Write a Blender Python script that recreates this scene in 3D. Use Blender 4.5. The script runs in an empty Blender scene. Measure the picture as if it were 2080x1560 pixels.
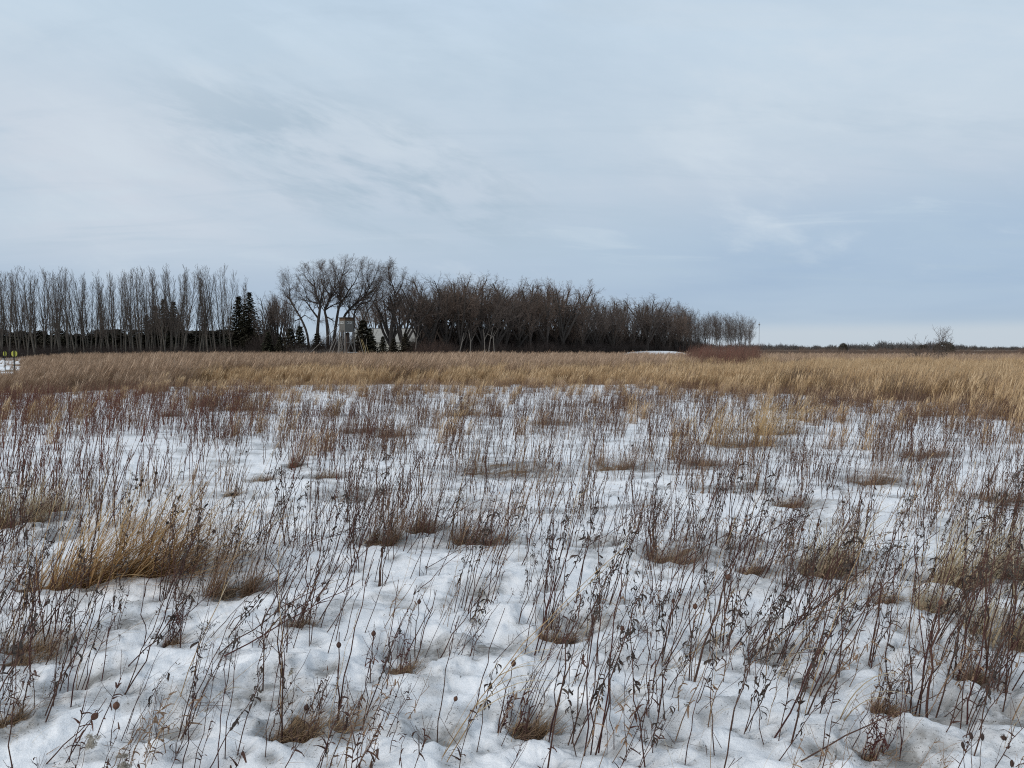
import bpy, math, random
import numpy as np
from math import radians, sin, cos, pi

scene = bpy.context.scene
C = scene.collection
R = random.Random(7)
NPR = np.random.RandomState(11)

# ------------------------------------------------------------------ camera
CAM_H = 1.65
F = 1563.0                      # focal length in pixels of the 2080 px wide photograph
PITCH = radians(2.64)
cam_data = bpy.data.cameras.new('camera')
cam_data.sensor_width = 36.0
cam_data.lens = 36.0 * F / 2080.0
cam_data.clip_start = 0.05
cam_data.clip_end = 12000
cam = bpy.data.objects.new('camera', cam_data)
cam.location = (0, 0, CAM_H)
cam.rotation_euler = (radians(90) - PITCH, 0, 0)
C.objects.link(cam)
scene.camera = cam

# ------------------------------------------------------------------ world: overcast sky
SUN_EL, SUN_AZ = radians(33), radians(-125)       # azimuth from +Y towards +X
world = bpy.data.worlds.new('World')
scene.world = world
world.use_nodes = True
nt = world.node_tree
nt.nodes.clear()


def N(tree, t, **kw):
    n = tree.nodes.new(t)
    for k, v in kw.items():
        setattr(n, k, v)
    return n


def lin(r, g, b):
    def f(c):
        c /= 255.0
        return c / 12.92 if c <= 0.04045 else ((c + 0.055) / 1.055) ** 2.4
    return (f(r), f(g), f(b), 1.0)


def ramp(tree, stops, interp='LINEAR'):
    n = tree.nodes.new('ShaderNodeValToRGB')
    n.color_ramp.interpolation = interp
    e = n.color_ramp.elements
    while len(e) < len(stops):
        e.new(0.5)
    for el, (p, c) in zip(e, stops):
        el.position = p
        el.color = c if len(c) == 4 else (*c, 1)
    return n


def mathn(tree, op, a, b=None, clamp=False):
    n = tree.nodes.new('ShaderNodeMath')
    n.operation = op
    n.use_clamp = clamp
    for i, v in enumerate((a, b)):
        if v is None:
            continue
        if isinstance(v, (int, float)):
            n.inputs[i].default_value = v
        else:
            tree.links.new(v, n.inputs[i])
    return n.outputs[0]


def mixc(tree, fac, a, b, mode='MIX'):
    n = tree.nodes.new('ShaderNodeMix')
    n.data_type = 'RGBA'
    n.blend_type = mode
    for s, v in (('Factor', fac), ('A', a), ('B', b)):
        sock = [i for i in n.inputs if i.name == s and (i.type == 'RGBA' if s != 'Factor' else i.type == 'VALUE')][0]
        if isinstance(v, (int, float, tuple)):
            sock.default_value = v
        else:
            tree.links.new(v, sock)
    return [o for o in n.outputs if o.type == 'RGBA'][0]


def noise(tree, vec, scale, detail=4, rough=0.5, distort=0.0):
    n = tree.nodes.new('ShaderNodeTexNoise')
    n.inputs['Scale'].default_value = scale
    n.inputs['Detail'].default_value = detail
    n.inputs['Roughness'].default_value = rough
    n.inputs['Distortion'].default_value = distort
    if vec is not None:
        tree.links.new(vec, n.inputs['Vector'])
    return n.outputs['Fac']


def maprange(tree, v, a, b, c=0.0, d=1.0, smooth=True):
    n = tree.nodes.new('ShaderNodeMapRange')
    n.interpolation_type = 'SMOOTHSTEP' if smooth else 'LINEAR'
    tree.links.new(v, n.inputs[0])
    for i, x in zip((1, 2, 3, 4), (a, b, c, d)):
        n.inputs[i].default_value = x
    return n.outputs[0]


def build_world():
    L = nt.links
    tc = N(nt, 'ShaderNodeTexCoord')
    sep = N(nt, 'ShaderNodeSeparateXYZ')
    L.new(tc.outputs['Generated'], sep.inputs[0])
    x, y, z = sep.outputs
    # cloud deck seen in perspective: direction projected on a plane overhead
    zz = mathn(nt, 'ADD', mathn(nt, 'MAXIMUM', z, 0.0), 0.10)
    u = mathn(nt, 'DIVIDE', x, zz)
    v = mathn(nt, 'DIVIDE', y, zz)
    comb = N(nt, 'ShaderNodeCombineXYZ')
    L.new(u, comb.inputs[0]); L.new(v, comb.inputs[1])
    deck = comb.outputs[0]
    big = noise(nt, deck, 0.55, 3, 0.5, 0.35)
    mp = N(nt, 'ShaderNodeMapping')
    mp.inputs['Rotation'].default_value = (0, 0, radians(-24))
    mp.inputs['Scale'].default_value = (0.55, 1.5, 1)
    L.new(deck, mp.inputs['Vector'])
    fine = noise(nt, mp.outputs[0], 1.5, 7, 0.58, 0.7)
    # overall colour of the deck by elevation
    gr = ramp(nt, [(0.0, lin(190, 203, 217)), (0.03, lin(176, 194, 213)), (0.075, lin(169, 187, 210)),
                   (0.13, lin(180, 197, 215)), (0.20, lin(197, 208, 221)), (0.27, lin(201, 214, 226)),
                   (0.36, lin(203, 219, 233)), (0.46, lin(196, 216, 237)), (0.8, lin(205, 213, 222))])
    L.new(z, gr.inputs[0])
    col = gr.outputs[0]
    # paler, faintly warm veil low on the left, bluer air low on the right
    lf = maprange(nt, x, 0.12, -0.50)
    band = mathn(nt, 'MULTIPLY', maprange(nt, z, 0.06, 0.15), maprange(nt, z, 0.34, 0.2))
    veil = mathn(nt, 'MULTIPLY', mathn(nt, 'MULTIPLY', lf, band), maprange(nt, big, 0.3, 0.6, 0.35, 1.0))
    col = mixc(nt, mathn(nt, 'MULTIPLY', veil, 0.95), col, lin(215, 220, 229))
    rf = maprange(nt, x, -0.05, 0.50)
    band2 = mathn(nt, 'MULTIPLY', maprange(nt, z, 0.025, 0.06), maprange(nt, z, 0.24, 0.08))
    col = mixc(nt, mathn(nt, 'MULTIPLY', mathn(nt, 'MULTIPLY', rf, band2), 0.85), col, lin(156, 180, 208))
    # soft broad light and shade of the layer
    col = mixc(nt, maprange(nt, big, 0.30, 0.72, 0.0, 0.50), col, lin(184, 201, 219))
    wave = maprange(nt, fine, 0.47, 0.72, 0.0, 0.42)
    col = mixc(nt, mathn(nt, 'MULTIPLY', wave, maprange(nt, z, 0.03, 0.12)), col, lin(176, 194, 211))
    pale = maprange(nt, fine, 0.46, 0.28, 0.0, 0.45)
    col = mixc(nt, mathn(nt, 'MULTIPLY', pale, maprange(nt, z, 0.05, 0.15)), col, lin(206, 218, 229))
    # ruffled darker patches of lower cloud, gathered in one loose drift
    rot = N(nt, 'ShaderNodeVectorRotate', rotation_type='Y_AXIS')
    rot.inputs['Angle'].default_value = radians(-15)
    mp2 = N(nt, 'ShaderNodeMapping')
    mp2.inputs['Location'].default_value = (0.19, 0.0, -0.222)
    L.new(tc.outputs['Generated'], mp2.inputs['Vector'])
    L.new(mp2.outputs[0], rot.inputs['Vector'])
    s2 = N(nt, 'ShaderNodeSeparateXYZ')
    L.new(rot.outputs[0], s2.inputs[0])
    gx = mathn(nt, 'DIVIDE', s2.outputs[0], 0.24)
    gz = mathn(nt, 'DIVIDE', s2.outputs[2], 0.075)
    r2 = mathn(nt, 'ADD', mathn(nt, 'MULTIPLY', gx, gx), mathn(nt, 'MULTIPLY', gz, gz))
    drift = mathn(nt, 'MULTIPLY', maprange(nt, r2, 1.6, 0.0), maprange(nt, y, 0.0, 0.4))
    mp3 = N(nt, 'ShaderNodeMapping')
    mp3.inputs['Scale'].default_value = (5.0, 2.0, 17)
    L.new(rot.outputs[0], mp3.inputs['Vector'])
    st = noise(nt, mp3.outputs[0], 1.35, 8, 0.62, 0.25)
    mp4 = N(nt, 'ShaderNodeMapping')
    mp4.inputs['Scale'].default_value = (3.0, 2.0, 8)
    L.new(rot.outputs[0], mp4.inputs['Vector'])
    mot = noise(nt, mp4.outputs[0], 1.1, 7, 0.6, 0.15)
    up_ = maprange(nt, z, 0.03, 0.14)
    col = mixc(nt, mathn(nt, 'MULTIPLY', maprange(nt, mot, 0.44, 0.66, 0.0, 0.40), up_), col, lin(181, 200, 217))
    col = mixc(nt, mathn(nt, 'MULTIPLY', maprange(nt, mot, 0.48, 0.30, 0.0, 0.55), up_), col, lin(211, 221, 231))
    m = mathn(nt, 'MULTIPLY', drift, maprange(nt, st, 0.42, 0.62, 0.12, 1.0))
    col = mixc(nt, mathn(nt, 'MULTIPLY', m, 0.66), col, lin(165, 185, 202))
    # a thin paler strip low over the horizon
    strip = mathn(nt, 'MULTIPLY', maprange(nt, z, 0.035, 0.018), maprange(nt, x, -0.1, 0.4, 0.2, 0.8))
    col = mixc(nt, strip, col, lin(198, 208, 218))
    # thin clear-sky colour showing through the layer
    sky = N(nt, 'ShaderNodeTexSky', sky_type='NISHITA')
    sky.sun_disc = False
    sky.sun_elevation = SUN_EL
    sky.sun_rotation = SUN_AZ
    sky.dust_density = 2.0
    ten = mixc(nt, 1.0, col, (10.4, 10.5, 10.45, 1), 'MULTIPLY')
    out = mixc(nt, 0.92, sky.outputs[0], ten)
    bg = N(nt, 'ShaderNodeBackground')
    bg.inputs['Strength'].default_value = 0.1
    L.new(out, bg.inputs['Color'])
    o = N(nt, 'ShaderNodeOutputWorld')
    L.new(bg.outputs[0], o.inputs['Surface'])


build_world()

sd = bpy.data.lights.new('sun', 'SUN')
sd.energy = 1.5
sd.angle = radians(14)
sd.color = (1.0, 0.95, 0.88)
sun = bpy.data.objects.new('sun', sd)
C.objects.link(sun)
sun.rotation_euler = (radians(90) - SUN_EL, 0, pi - SUN_AZ)
sun.location = (-20, -20, 40)

scene.view_settings.view_transform = 'Standard'
scene.view_settings.look = 'None'
scene.view_settings.gamma = 1
scene.view_settings.use_curve_mapping = False
scene.view_settings.exposure = 0.0
scene.cycles.max_bounces = 6
scene.cycles.diffuse_bounces = 3
scene.cycles.use_denoising = False
scene.cycles.filter_width = 1.1

# ------------------------------------------------------------------ helpers


def ray(px, py):
    xx, yy = (px - 1040) / F, -(py - 780) / F
    return np.array([xx, cos(PITCH) + yy * sin(PITCH), -sin(PITCH) + yy * cos(PITCH)])


def ground(px, py, z=0.0):
    d = ray(px, py)
    t = (CAM_H - z) / -d[2]
    return d[0] * t, d[1] * t


def at(px, py, Y):
    """world point seen at photo pixel (px, py) at depth Y"""
    d = ray(px, py)
    t = Y / d[1]
    return np.array([d[0] * t, Y, CAM_H + d[2] * t])


def _hash(ix, iy, seed):
    h = (ix.astype(np.int64) * 374761393 + iy.astype(np.int64) * 668265263 + seed * 1442695041) & 0xFFFFFFFF
    h = ((h ^ (h >> 13)) * 1274126177) & 0xFFFFFFFF
    h = h ^ (h >> 16)
    return (h & 0xFFFF) / 65535.0


def vn(x, y, seed=0):
    """smooth gradient-like noise in about -1..1"""
    x = np.asarray(x, float); y = np.asarray(y, float)
    ix, iy = np.floor(x), np.floor(y)
    fx, fy = x - ix, y - iy
    ux = fx * fx * fx * (fx * (fx * 6 - 15) + 10)
    uy = fy * fy * fy * (fy * (fy * 6 - 15) + 10)

    def g(dx, dy):
        a = _hash(ix + dx, iy + dy, seed) * 2 * pi
        return np.cos(a) * (fx - dx) + np.sin(a) * (fy - dy)
    a = g(0, 0) * (1 - ux) + g(1, 0) * ux
    b = g(0, 1) * (1 - ux) + g(1, 1) * ux
    return (a * (1 - uy) + b * uy) * 1.5


def sstep(a, b, x):
    t = np.clip((x - a) / (b - a), 0, 1)
    return t * t * (3 - 2 * t)


def mesh_np(name, V, Fq, mat=None, smooth=True, attrs=None):
    V = np.asarray(V, np.float32).reshape(-1, 3)
    Fq = np.asarray(Fq, np.int32)
    me = bpy.data.meshes.new(name)
    k = Fq.shape[1]
    me.vertices.add(len(V))
    me.vertices.foreach_set('co', V.ravel())
    me.loops.add(Fq.size)
    me.loops.foreach_set('vertex_index', Fq.ravel())
    me.polygons.add(len(Fq))
    me.polygons.foreach_set('loop_start', np.arange(0, Fq.size, k, dtype=np.int32))
    me.polygons.foreach_set('use_smooth', np.full(len(Fq), smooth, bool))
    me.update(calc_edges=True)
    for an, av in (attrs or {}).items():
        a = me.attributes.new(an, 'FLOAT', 'POINT')
        a.data.foreach_set('value', np.asarray(av, np.float32))
    if mat:
        me.materials.append(mat)
    return me


def join_vf(parts):
    Vs, Fs, As, off = [], [], [], 0
    for p in parts:
        V, Fq = p[0], p[1]
        Vs.append(V); Fs.append(Fq + off)
        if len(p) > 2:
            As.append(p[2])
        off += len(V)
    A = np.concatenate(As) if As else None
    return np.concatenate(Vs), np.concatenate(Fs), A


def tubes(polys, sides):
    """polys: list of (pts n x 3, radii n). Returns V, F, t(0..1 along)"""
    groups = {}
    for p, r in polys:
        groups.setdefault(len(p), []).append((p, r))
    out = []
    ang = np.arange(sides) * 2 * pi / sides
    ca, sa = np.cos(ang), np.sin(ang)
    for n, lst in groups.items():
        P = np.array([np.asarray(a[0], float) for a in lst])
        Rr = np.array([np.asarray(a[1], float) for a in lst])
        M = len(P)
        T = np.gradient(P, axis=1)
        T /= np.linalg.norm(T, axis=2, keepdims=True) + 1e-9
        ref = np.zeros((M, 1, 3)); ref[..., 0] = 1.0
        mean = np.abs(T.mean(axis=1))
        alt = mean[:, 0] > 0.75
        ref[alt, 0] = (0, 1, 0)
        U = np.cross(T, ref); U /= np.linalg.norm(U, axis=2, keepdims=True) + 1e-9
        W = np.cross(T, U)
        V = P[:, :, None, :] + Rr[:, :, None, None] * (U[:, :, None, :] * ca[:, None] + W[:, :, None, :] * sa[:, None])
        V = V.reshape(-1, 3)
        m, i, j = np.meshgrid(np.arange(M), np.arange(n - 1), np.arange(sides), indexing='ij')
        j2 = (j + 1) % sides
        base = m * n * sides
        Fq = np.stack([base + i * sides + j, base + i * sides + j2, base + (i + 1) * sides + j2, base + (i + 1) * sides + j], -1).reshape(-1, 4)
        tt = np.broadcast_to(np.linspace(0, 1, n)[None, :, None], (M, n, sides)).ravel()
        out.append((V, Fq, tt))
    return join_vf(out)


def ribbons(lines):
    """lines: list of (pts n x 3, widths n, side vector). flat blades with a slight fold"""
    groups = {}
    for p, w, s in lines:
        groups.setdefault(len(p), []).append((p, w, s))
    out = []
    for n, lst in groups.items():
        P = np.array([a[0] for a in lst], float)
        Wd = np.array([a[1] for a in lst], float)
        S = np.array([a[2] for a in lst], float)
        if S.ndim == 2:
            S = np.repeat(S[:, None, :], n, 1)
        S /= np.linalg.norm(S, axis=2, keepdims=True) + 1e-9
        A = P - S * Wd[:, :, None] * 0.5
        B = P + S * Wd[:, :, None] * 0.5
        M = len(P)
        V = np.stack([A, B], 2).reshape(-1, 3)
        m, i = np.meshgrid(np.arange(M), np.arange(n - 1), indexing='ij')
        b = m * n * 2 + i * 2
        Fq = np.stack([b, b + 1, b + 3, b + 2], -1).reshape(-1, 4)
        tt = np.broadcast_to(np.linspace(0, 1, n)[None, :, None], (M, n, 2)).ravel()
        out.append((V, Fq, tt))
    return join_vf(out)


def boxvf(cx, cy, cz, sx, sy, sz):
    V = np.array([[x, y, z] for x in (-.5, .5) for y in (-.5, .5) for z in (-.5, .5)], float) * (sx, sy, sz) + (cx, cy, cz)
    Fq = np.array([[0, 1, 3, 2], [4, 6, 7, 5], [0, 4, 5, 1], [2, 3, 7, 6], [0, 2, 6, 4], [1, 5, 7, 3]])
    return V, Fq


def beam(p, q, w, h=None):
    """square timber between two points"""
    h = h or w
    p, q = np.array(p, float), np.array(q, float)
    t = (q - p) / np.linalg.norm(q - p)
    ref = np.array([0, 0, 1.0]) if abs(t[2]) < 0.9 else np.array([0, 1.0, 0])
    u = np.cross(t, ref); u /= np.linalg.norm(u)
    v = np.cross(t, u)
    V = []
    for e in (p, q):
        for a, b in ((-1, -1), (1, -1), (1, 1), (-1, 1)):
            V.append(e + u * a * w / 2 + v * b * h / 2)
    Fq = np.array([[0, 1, 2, 3], [7, 6, 5, 4], [0, 4, 5, 1], [1, 5, 6, 2], [2, 6, 7, 3], [3, 7, 4, 0]])
    return np.array(V), Fq


def obj(name, me, parent=None, loc=None):
    o = bpy.data.objects.new(name, me)
    C.objects.link(o)
    if parent is not None:
        o.parent = parent
    if loc is not None:
        o.location = loc
    return o


def tag(o, label=None, cat=None, group=None, kind=None):
    if label: o['label'] = label
    if cat: o['category'] = cat
    if group: o['group'] = group
    if kind: o['kind'] = kind
    return o


def empty(name, loc=(0, 0, 0), rot=(0, 0, 0), scale=1.0):
    o = bpy.data.objects.new(name, None)
    o.empty_display_size = 0.1
    C.objects.link(o)
    o.location = loc
    o.rotation_euler = rot
    o.scale = (scale,) * 3 if isinstance(scale, (int, float)) else scale
    return o


# ------------------------------------------------------------------ materials
MATS = {}


def plant_mat(name, c_base, c_tip, var=None, rough=0.85, attr='t', trans=0.0, grain=60.0, varfac=1.0):
    """colour along the plant (attribute t), a second tone picked per object, and fine grain"""
    m = bpy.data.materials.new(name)
    m.use_nodes = True
    t = m.node_tree
    bs = t.nodes['Principled BSDF']
    bs.inputs['Roughness'].default_value = rough
    bs.inputs['Specular IOR Level'].default_value = 0.2
    a = N(t, 'ShaderNodeAttribute', attribute_name=attr)
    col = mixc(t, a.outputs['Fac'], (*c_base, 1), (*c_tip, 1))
    if var:
        oi = N(t, 'ShaderNodeObjectInfo')
        col = mixc(t, mathn(t, 'MULTIPLY', oi.outputs['Random'], varfac), col, (*var, 1))
    tc = N(t, 'ShaderNodeTexCoord')
    n = noise(t, tc.outputs['Object'], grain, 3, 0.6)
    v = maprange(t, n, 0.25, 0.75, 0.6, 1.35, False)
    hs = N(t, 'ShaderNodeHueSaturation')
    t.links.new(col, hs.inputs['Color']); t.links.new(v, hs.inputs['Value'])
    t.links.new(hs.outputs[0], bs.inputs['Base Color'])
    if trans > 0:
        tr = N(t, 'ShaderNodeBsdfTranslucent')
        t.links.new(hs.outputs[0], tr.inputs['Color'])
        mx = N(t, 'ShaderNodeMixShader')
        mx.inputs[0].default_value = trans
        t.links.new(bs.outputs[0], mx.inputs[1]); t.links.new(tr.outputs[0], mx.inputs[2])
        t.links.new(mx.outputs[0], t.nodes['Material Output'].inputs['Surface'])
    MATS[name] = m
    return m


def plain_mat(name, c1, c2, scale=4.0, rough=0.8, stretch=(1, 1, 1), bump=0.0, detail=5):
    m = bpy.data.materials.new(name)
    m.use_nodes = True
    t = m.node_tree
    bs = t.nodes['Principled BSDF']
    bs.inputs['Roughness'].default_value = rough
    bs.inputs['Specular IOR Level'].default_value = 0.25
    tc = N(t, 'ShaderNodeTexCoord')
    mp = N(t, 'ShaderNodeMapping')
    mp.inputs['Scale'].default_value = stretch
    t.links.new(tc.outputs['Object'], mp.inputs['Vector'])
    n = noise(t, mp.outputs[0], scale, detail, 0.6)
    col = mixc(t, maprange(t, n, 0.3, 0.7), (*c1, 1), (*c2, 1))
    t.links.new(col, bs.inputs['Base Color'])
    if bump:
        b = N(t, 'ShaderNodeBump')
        b.inputs['Strength'].default_value = bump
        t.links.new(n, b.inputs['Height']); t.links.new(b.outputs[0], bs.inputs['Normal'])
    MATS[name] = m
    return m


M_stalk = plant_mat('stalk', (0.062, 0.027, 0.021), (0.120, 0.060, 0.044), (0.090, 0.052, 0.038), grain=30)
M_stalk_red = plant_mat('stalk_red', (0.075, 0.022, 0.020), (0.110, 0.055, 0.045), (0.060, 0.030, 0.028), grain=30)
M_stalk_mid = plant_mat('stalk_mid', (0.075, 0.033, 0.023), (0.160, 0.085, 0.056), (0.110, 0.064, 0.045), grain=20)
M_red_mid = plant_mat('red_mid', (0.110, 0.030, 0.024), (0.170, 0.072, 0.050), (0.110, 0.050, 0.037), grain=20)
M_farshrub = plant_mat('far_shrub', (0.085, 0.052, 0.040), (0.150, 0.100, 0.076), (0.120, 0.085, 0.062), grain=4)
M_leaf = plant_mat('dry_leaf', (0.070, 0.056, 0.047), (0.110, 0.088, 0.072), (0.045, 0.032, 0.027), trans=0.15, grain=80)
M_gall = plant_mat('gall', (0.110, 0.050, 0.030), (0.160, 0.080, 0.050), (0.070, 0.038, 0.030), rough=0.6, grain=90)
M_head = plant_mat('dark_head', (0.030, 0.024, 0.021), (0.045, 0.034, 0.028), (0.060, 0.036, 0.028), grain=200)
M_fluff = plant_mat('fluff', (0.46, 0.41, 0.34), (0.62, 0.57, 0.49), (0.36, 0.32, 0.27), trans=0.35, grain=120)
M_umbel = plant_mat('umbel', (0.090, 0.075, 0.062), (0.150, 0.130, 0.110), (0.07, 0.06, 0.05), grain=150)
M_straw = plant_mat('straw', (0.42, 0.28, 0.14), (0.72, 0.54, 0.31), (0.56, 0.38, 0.19), trans=0.4, grain=25, varfac=0.7)
M_pale = plant_mat('pale_grass', (0.42, 0.32, 0.19), (0.70, 0.59, 0.41), (0.54, 0.45, 0.32), trans=0.35, grain=25)
M_orange = plant_mat('orange_straw', (0.42, 0.23, 0.10), (0.66, 0.44, 0.23), (0.50, 0.32, 0.16), trans=0.4, grain=25)
M_thatch = plant_mat('thatch', (0.16, 0.095, 0.052), (0.38, 0.255, 0.15), (0.25, 0.17, 0.11), trans=0.1, grain=40)
M_clump = plant_mat('brown_clump', (0.18, 0.105, 0.062), (0.40, 0.265, 0.17), (0.29, 0.195, 0.13), trans=0.15, grain=30)
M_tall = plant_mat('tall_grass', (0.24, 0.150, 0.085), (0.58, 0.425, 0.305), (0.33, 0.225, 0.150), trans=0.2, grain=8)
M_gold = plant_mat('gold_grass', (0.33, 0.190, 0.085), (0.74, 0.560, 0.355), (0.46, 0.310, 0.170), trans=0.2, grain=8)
M_redshoot = plant_mat('red_shoot', (0.120, 0.060, 0.046), (0.190, 0.078, 0.060), (0.17, 0.105, 0.075), grain=8)
M_bark = plant_mat('bark', (0.042, 0.035, 0.030), (0.055, 0.046, 0.040), (0.068, 0.054, 0.046), grain=3)
M_twig = plant_mat('twig', (0.055, 0.044, 0.038), (0.165, 0.130, 0.112), (0.120, 0.092, 0.077), grain=3)
M_twig_red = plant_mat('twig_warm', (0.065, 0.046, 0.037), (0.200, 0.140, 0.108), (0.130, 0.094, 0.074), grain=3)
M_poplar = plant_mat('poplar_bark', (0.125, 0.110, 0.090), (0.062, 0.052, 0.043), (0.090, 0.077, 0.064), grain=3, varfac=0.6)
M_ptwig = plant_mat('poplar_twig', (0.085, 0.068, 0.056), (0.135, 0.108, 0.090), (0.085, 0.066, 0.054), grain=3)
M_palebark = plant_mat('pale_bark', (0.16, 0.14, 0.12), (0.11, 0.095, 0.08), (0.13, 0.115, 0.10), grain=3)
M_spruce = plant_mat('spruce_needles', (0.024, 0.025, 0.015), (0.052, 0.050, 0.030), (0.050, 0.040, 0.026), grain=4)
M_brush = plant_mat('brush', (0.030, 0.023, 0.020), (0.058, 0.040, 0.034), (0.045, 0.035, 0.030), grain=4)
M_brush_red = plant_mat('brush_red', (0.050, 0.034, 0.028), (0.120, 0.076, 0.058), (0.09, 0.06, 0.05), grain=4)
M_greybrush = plant_mat('brush_grey', (0.11, 0.095, 0.085), (0.15, 0.13, 0.115), (0.10, 0.08, 0.07), grain=4)
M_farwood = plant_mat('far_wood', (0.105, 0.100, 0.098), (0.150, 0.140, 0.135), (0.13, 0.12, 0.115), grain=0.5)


def snow_material():
    m = bpy.data.materials.new('snow')
    m.use_nodes = True
    t = m.node_tree
    L = t.links
    bs = t.nodes['Principled BSDF']
    geo = N(t, 'ShaderNodeNewGeometry')
    pos = geo.outputs['Position']
    dirt = N(t, 'ShaderNodeAttribute', attribute_name='dirt').outputs['Fac']
    thatch = N(t, 'ShaderNodeAttribute', attribute_name='thatch').outputs['Fac']
    n_soft = noise(t, pos, 3.2, 5, 0.6, 0.3)
    n_fine = noise(t, pos, 38, 4, 0.65)
    n_spk = noise(t, pos, 130, 2, 0.5)
    n_mid = noise(t, pos, 11, 4, 0.6)
    clean = mixc(t, maprange(t, n_soft, 0.3, 0.7), (0.80, 0.805, 0.82, 1), (0.865, 0.87, 0.885, 1))
    # grey melt film with grit
    film = mathn(t, 'MULTIPLY', dirt, maprange(t, n_mid, 0.30, 0.62, 0.45, 1.1))
    c = mixc(t, mathn(t, 'MULTIPLY', film, 1.0, True), clean, (0.275, 0.268, 0.258, 1))
    speck = mathn(t, 'MULTIPLY', maprange(t, n_spk, 0.57, 0.65), maprange(t, n_fine, 0.44, 0.58))
    sp_amt = mathn(t, 'MULTIPLY', speck, maprange(t, dirt, 0.05, 0.5, 0.10, 0.85))
    c = mixc(t, sp_amt, c, (0.09, 0.075, 0.06, 1))
    # bare matted plant litter where the snow has melted through
    th_m = maprange(t, mathn(t, 'ADD', thatch, mathn(t, 'MULTIPLY', mathn(t, 'SUBTRACT', n_mid, 0.5), 0.7)), 0.42, 0.62)
    duff = mixc(t, maprange(t, n_fine, 0.35, 0.65), (0.090, 0.060, 0.038, 1), (0.24, 0.17, 0.105, 1))
    c = mixc(t, th_m, c, duff)
    L.new(c, bs.inputs['Base Color'])
    bs.inputs['Roughness'].default_value = 0.62
    bs.inputs['Specular IOR Level'].default_value = 0.25
    h = mathn(t, 'ADD', mathn(t, 'MULTIPLY', n_fine, 0.8), mathn(t, 'MULTIPLY', n_mid, 1.4))
    b = N(t, 'ShaderNodeBump')
    b.inputs['Strength'].default_value = 0.42
    b.inputs['Distance'].default_value = 0.02
    L.new(h, b.inputs['Height'])
    L.new(b.outputs[0], bs.inputs['Normal'])
    return m


M_snow = snow_material()

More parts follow.
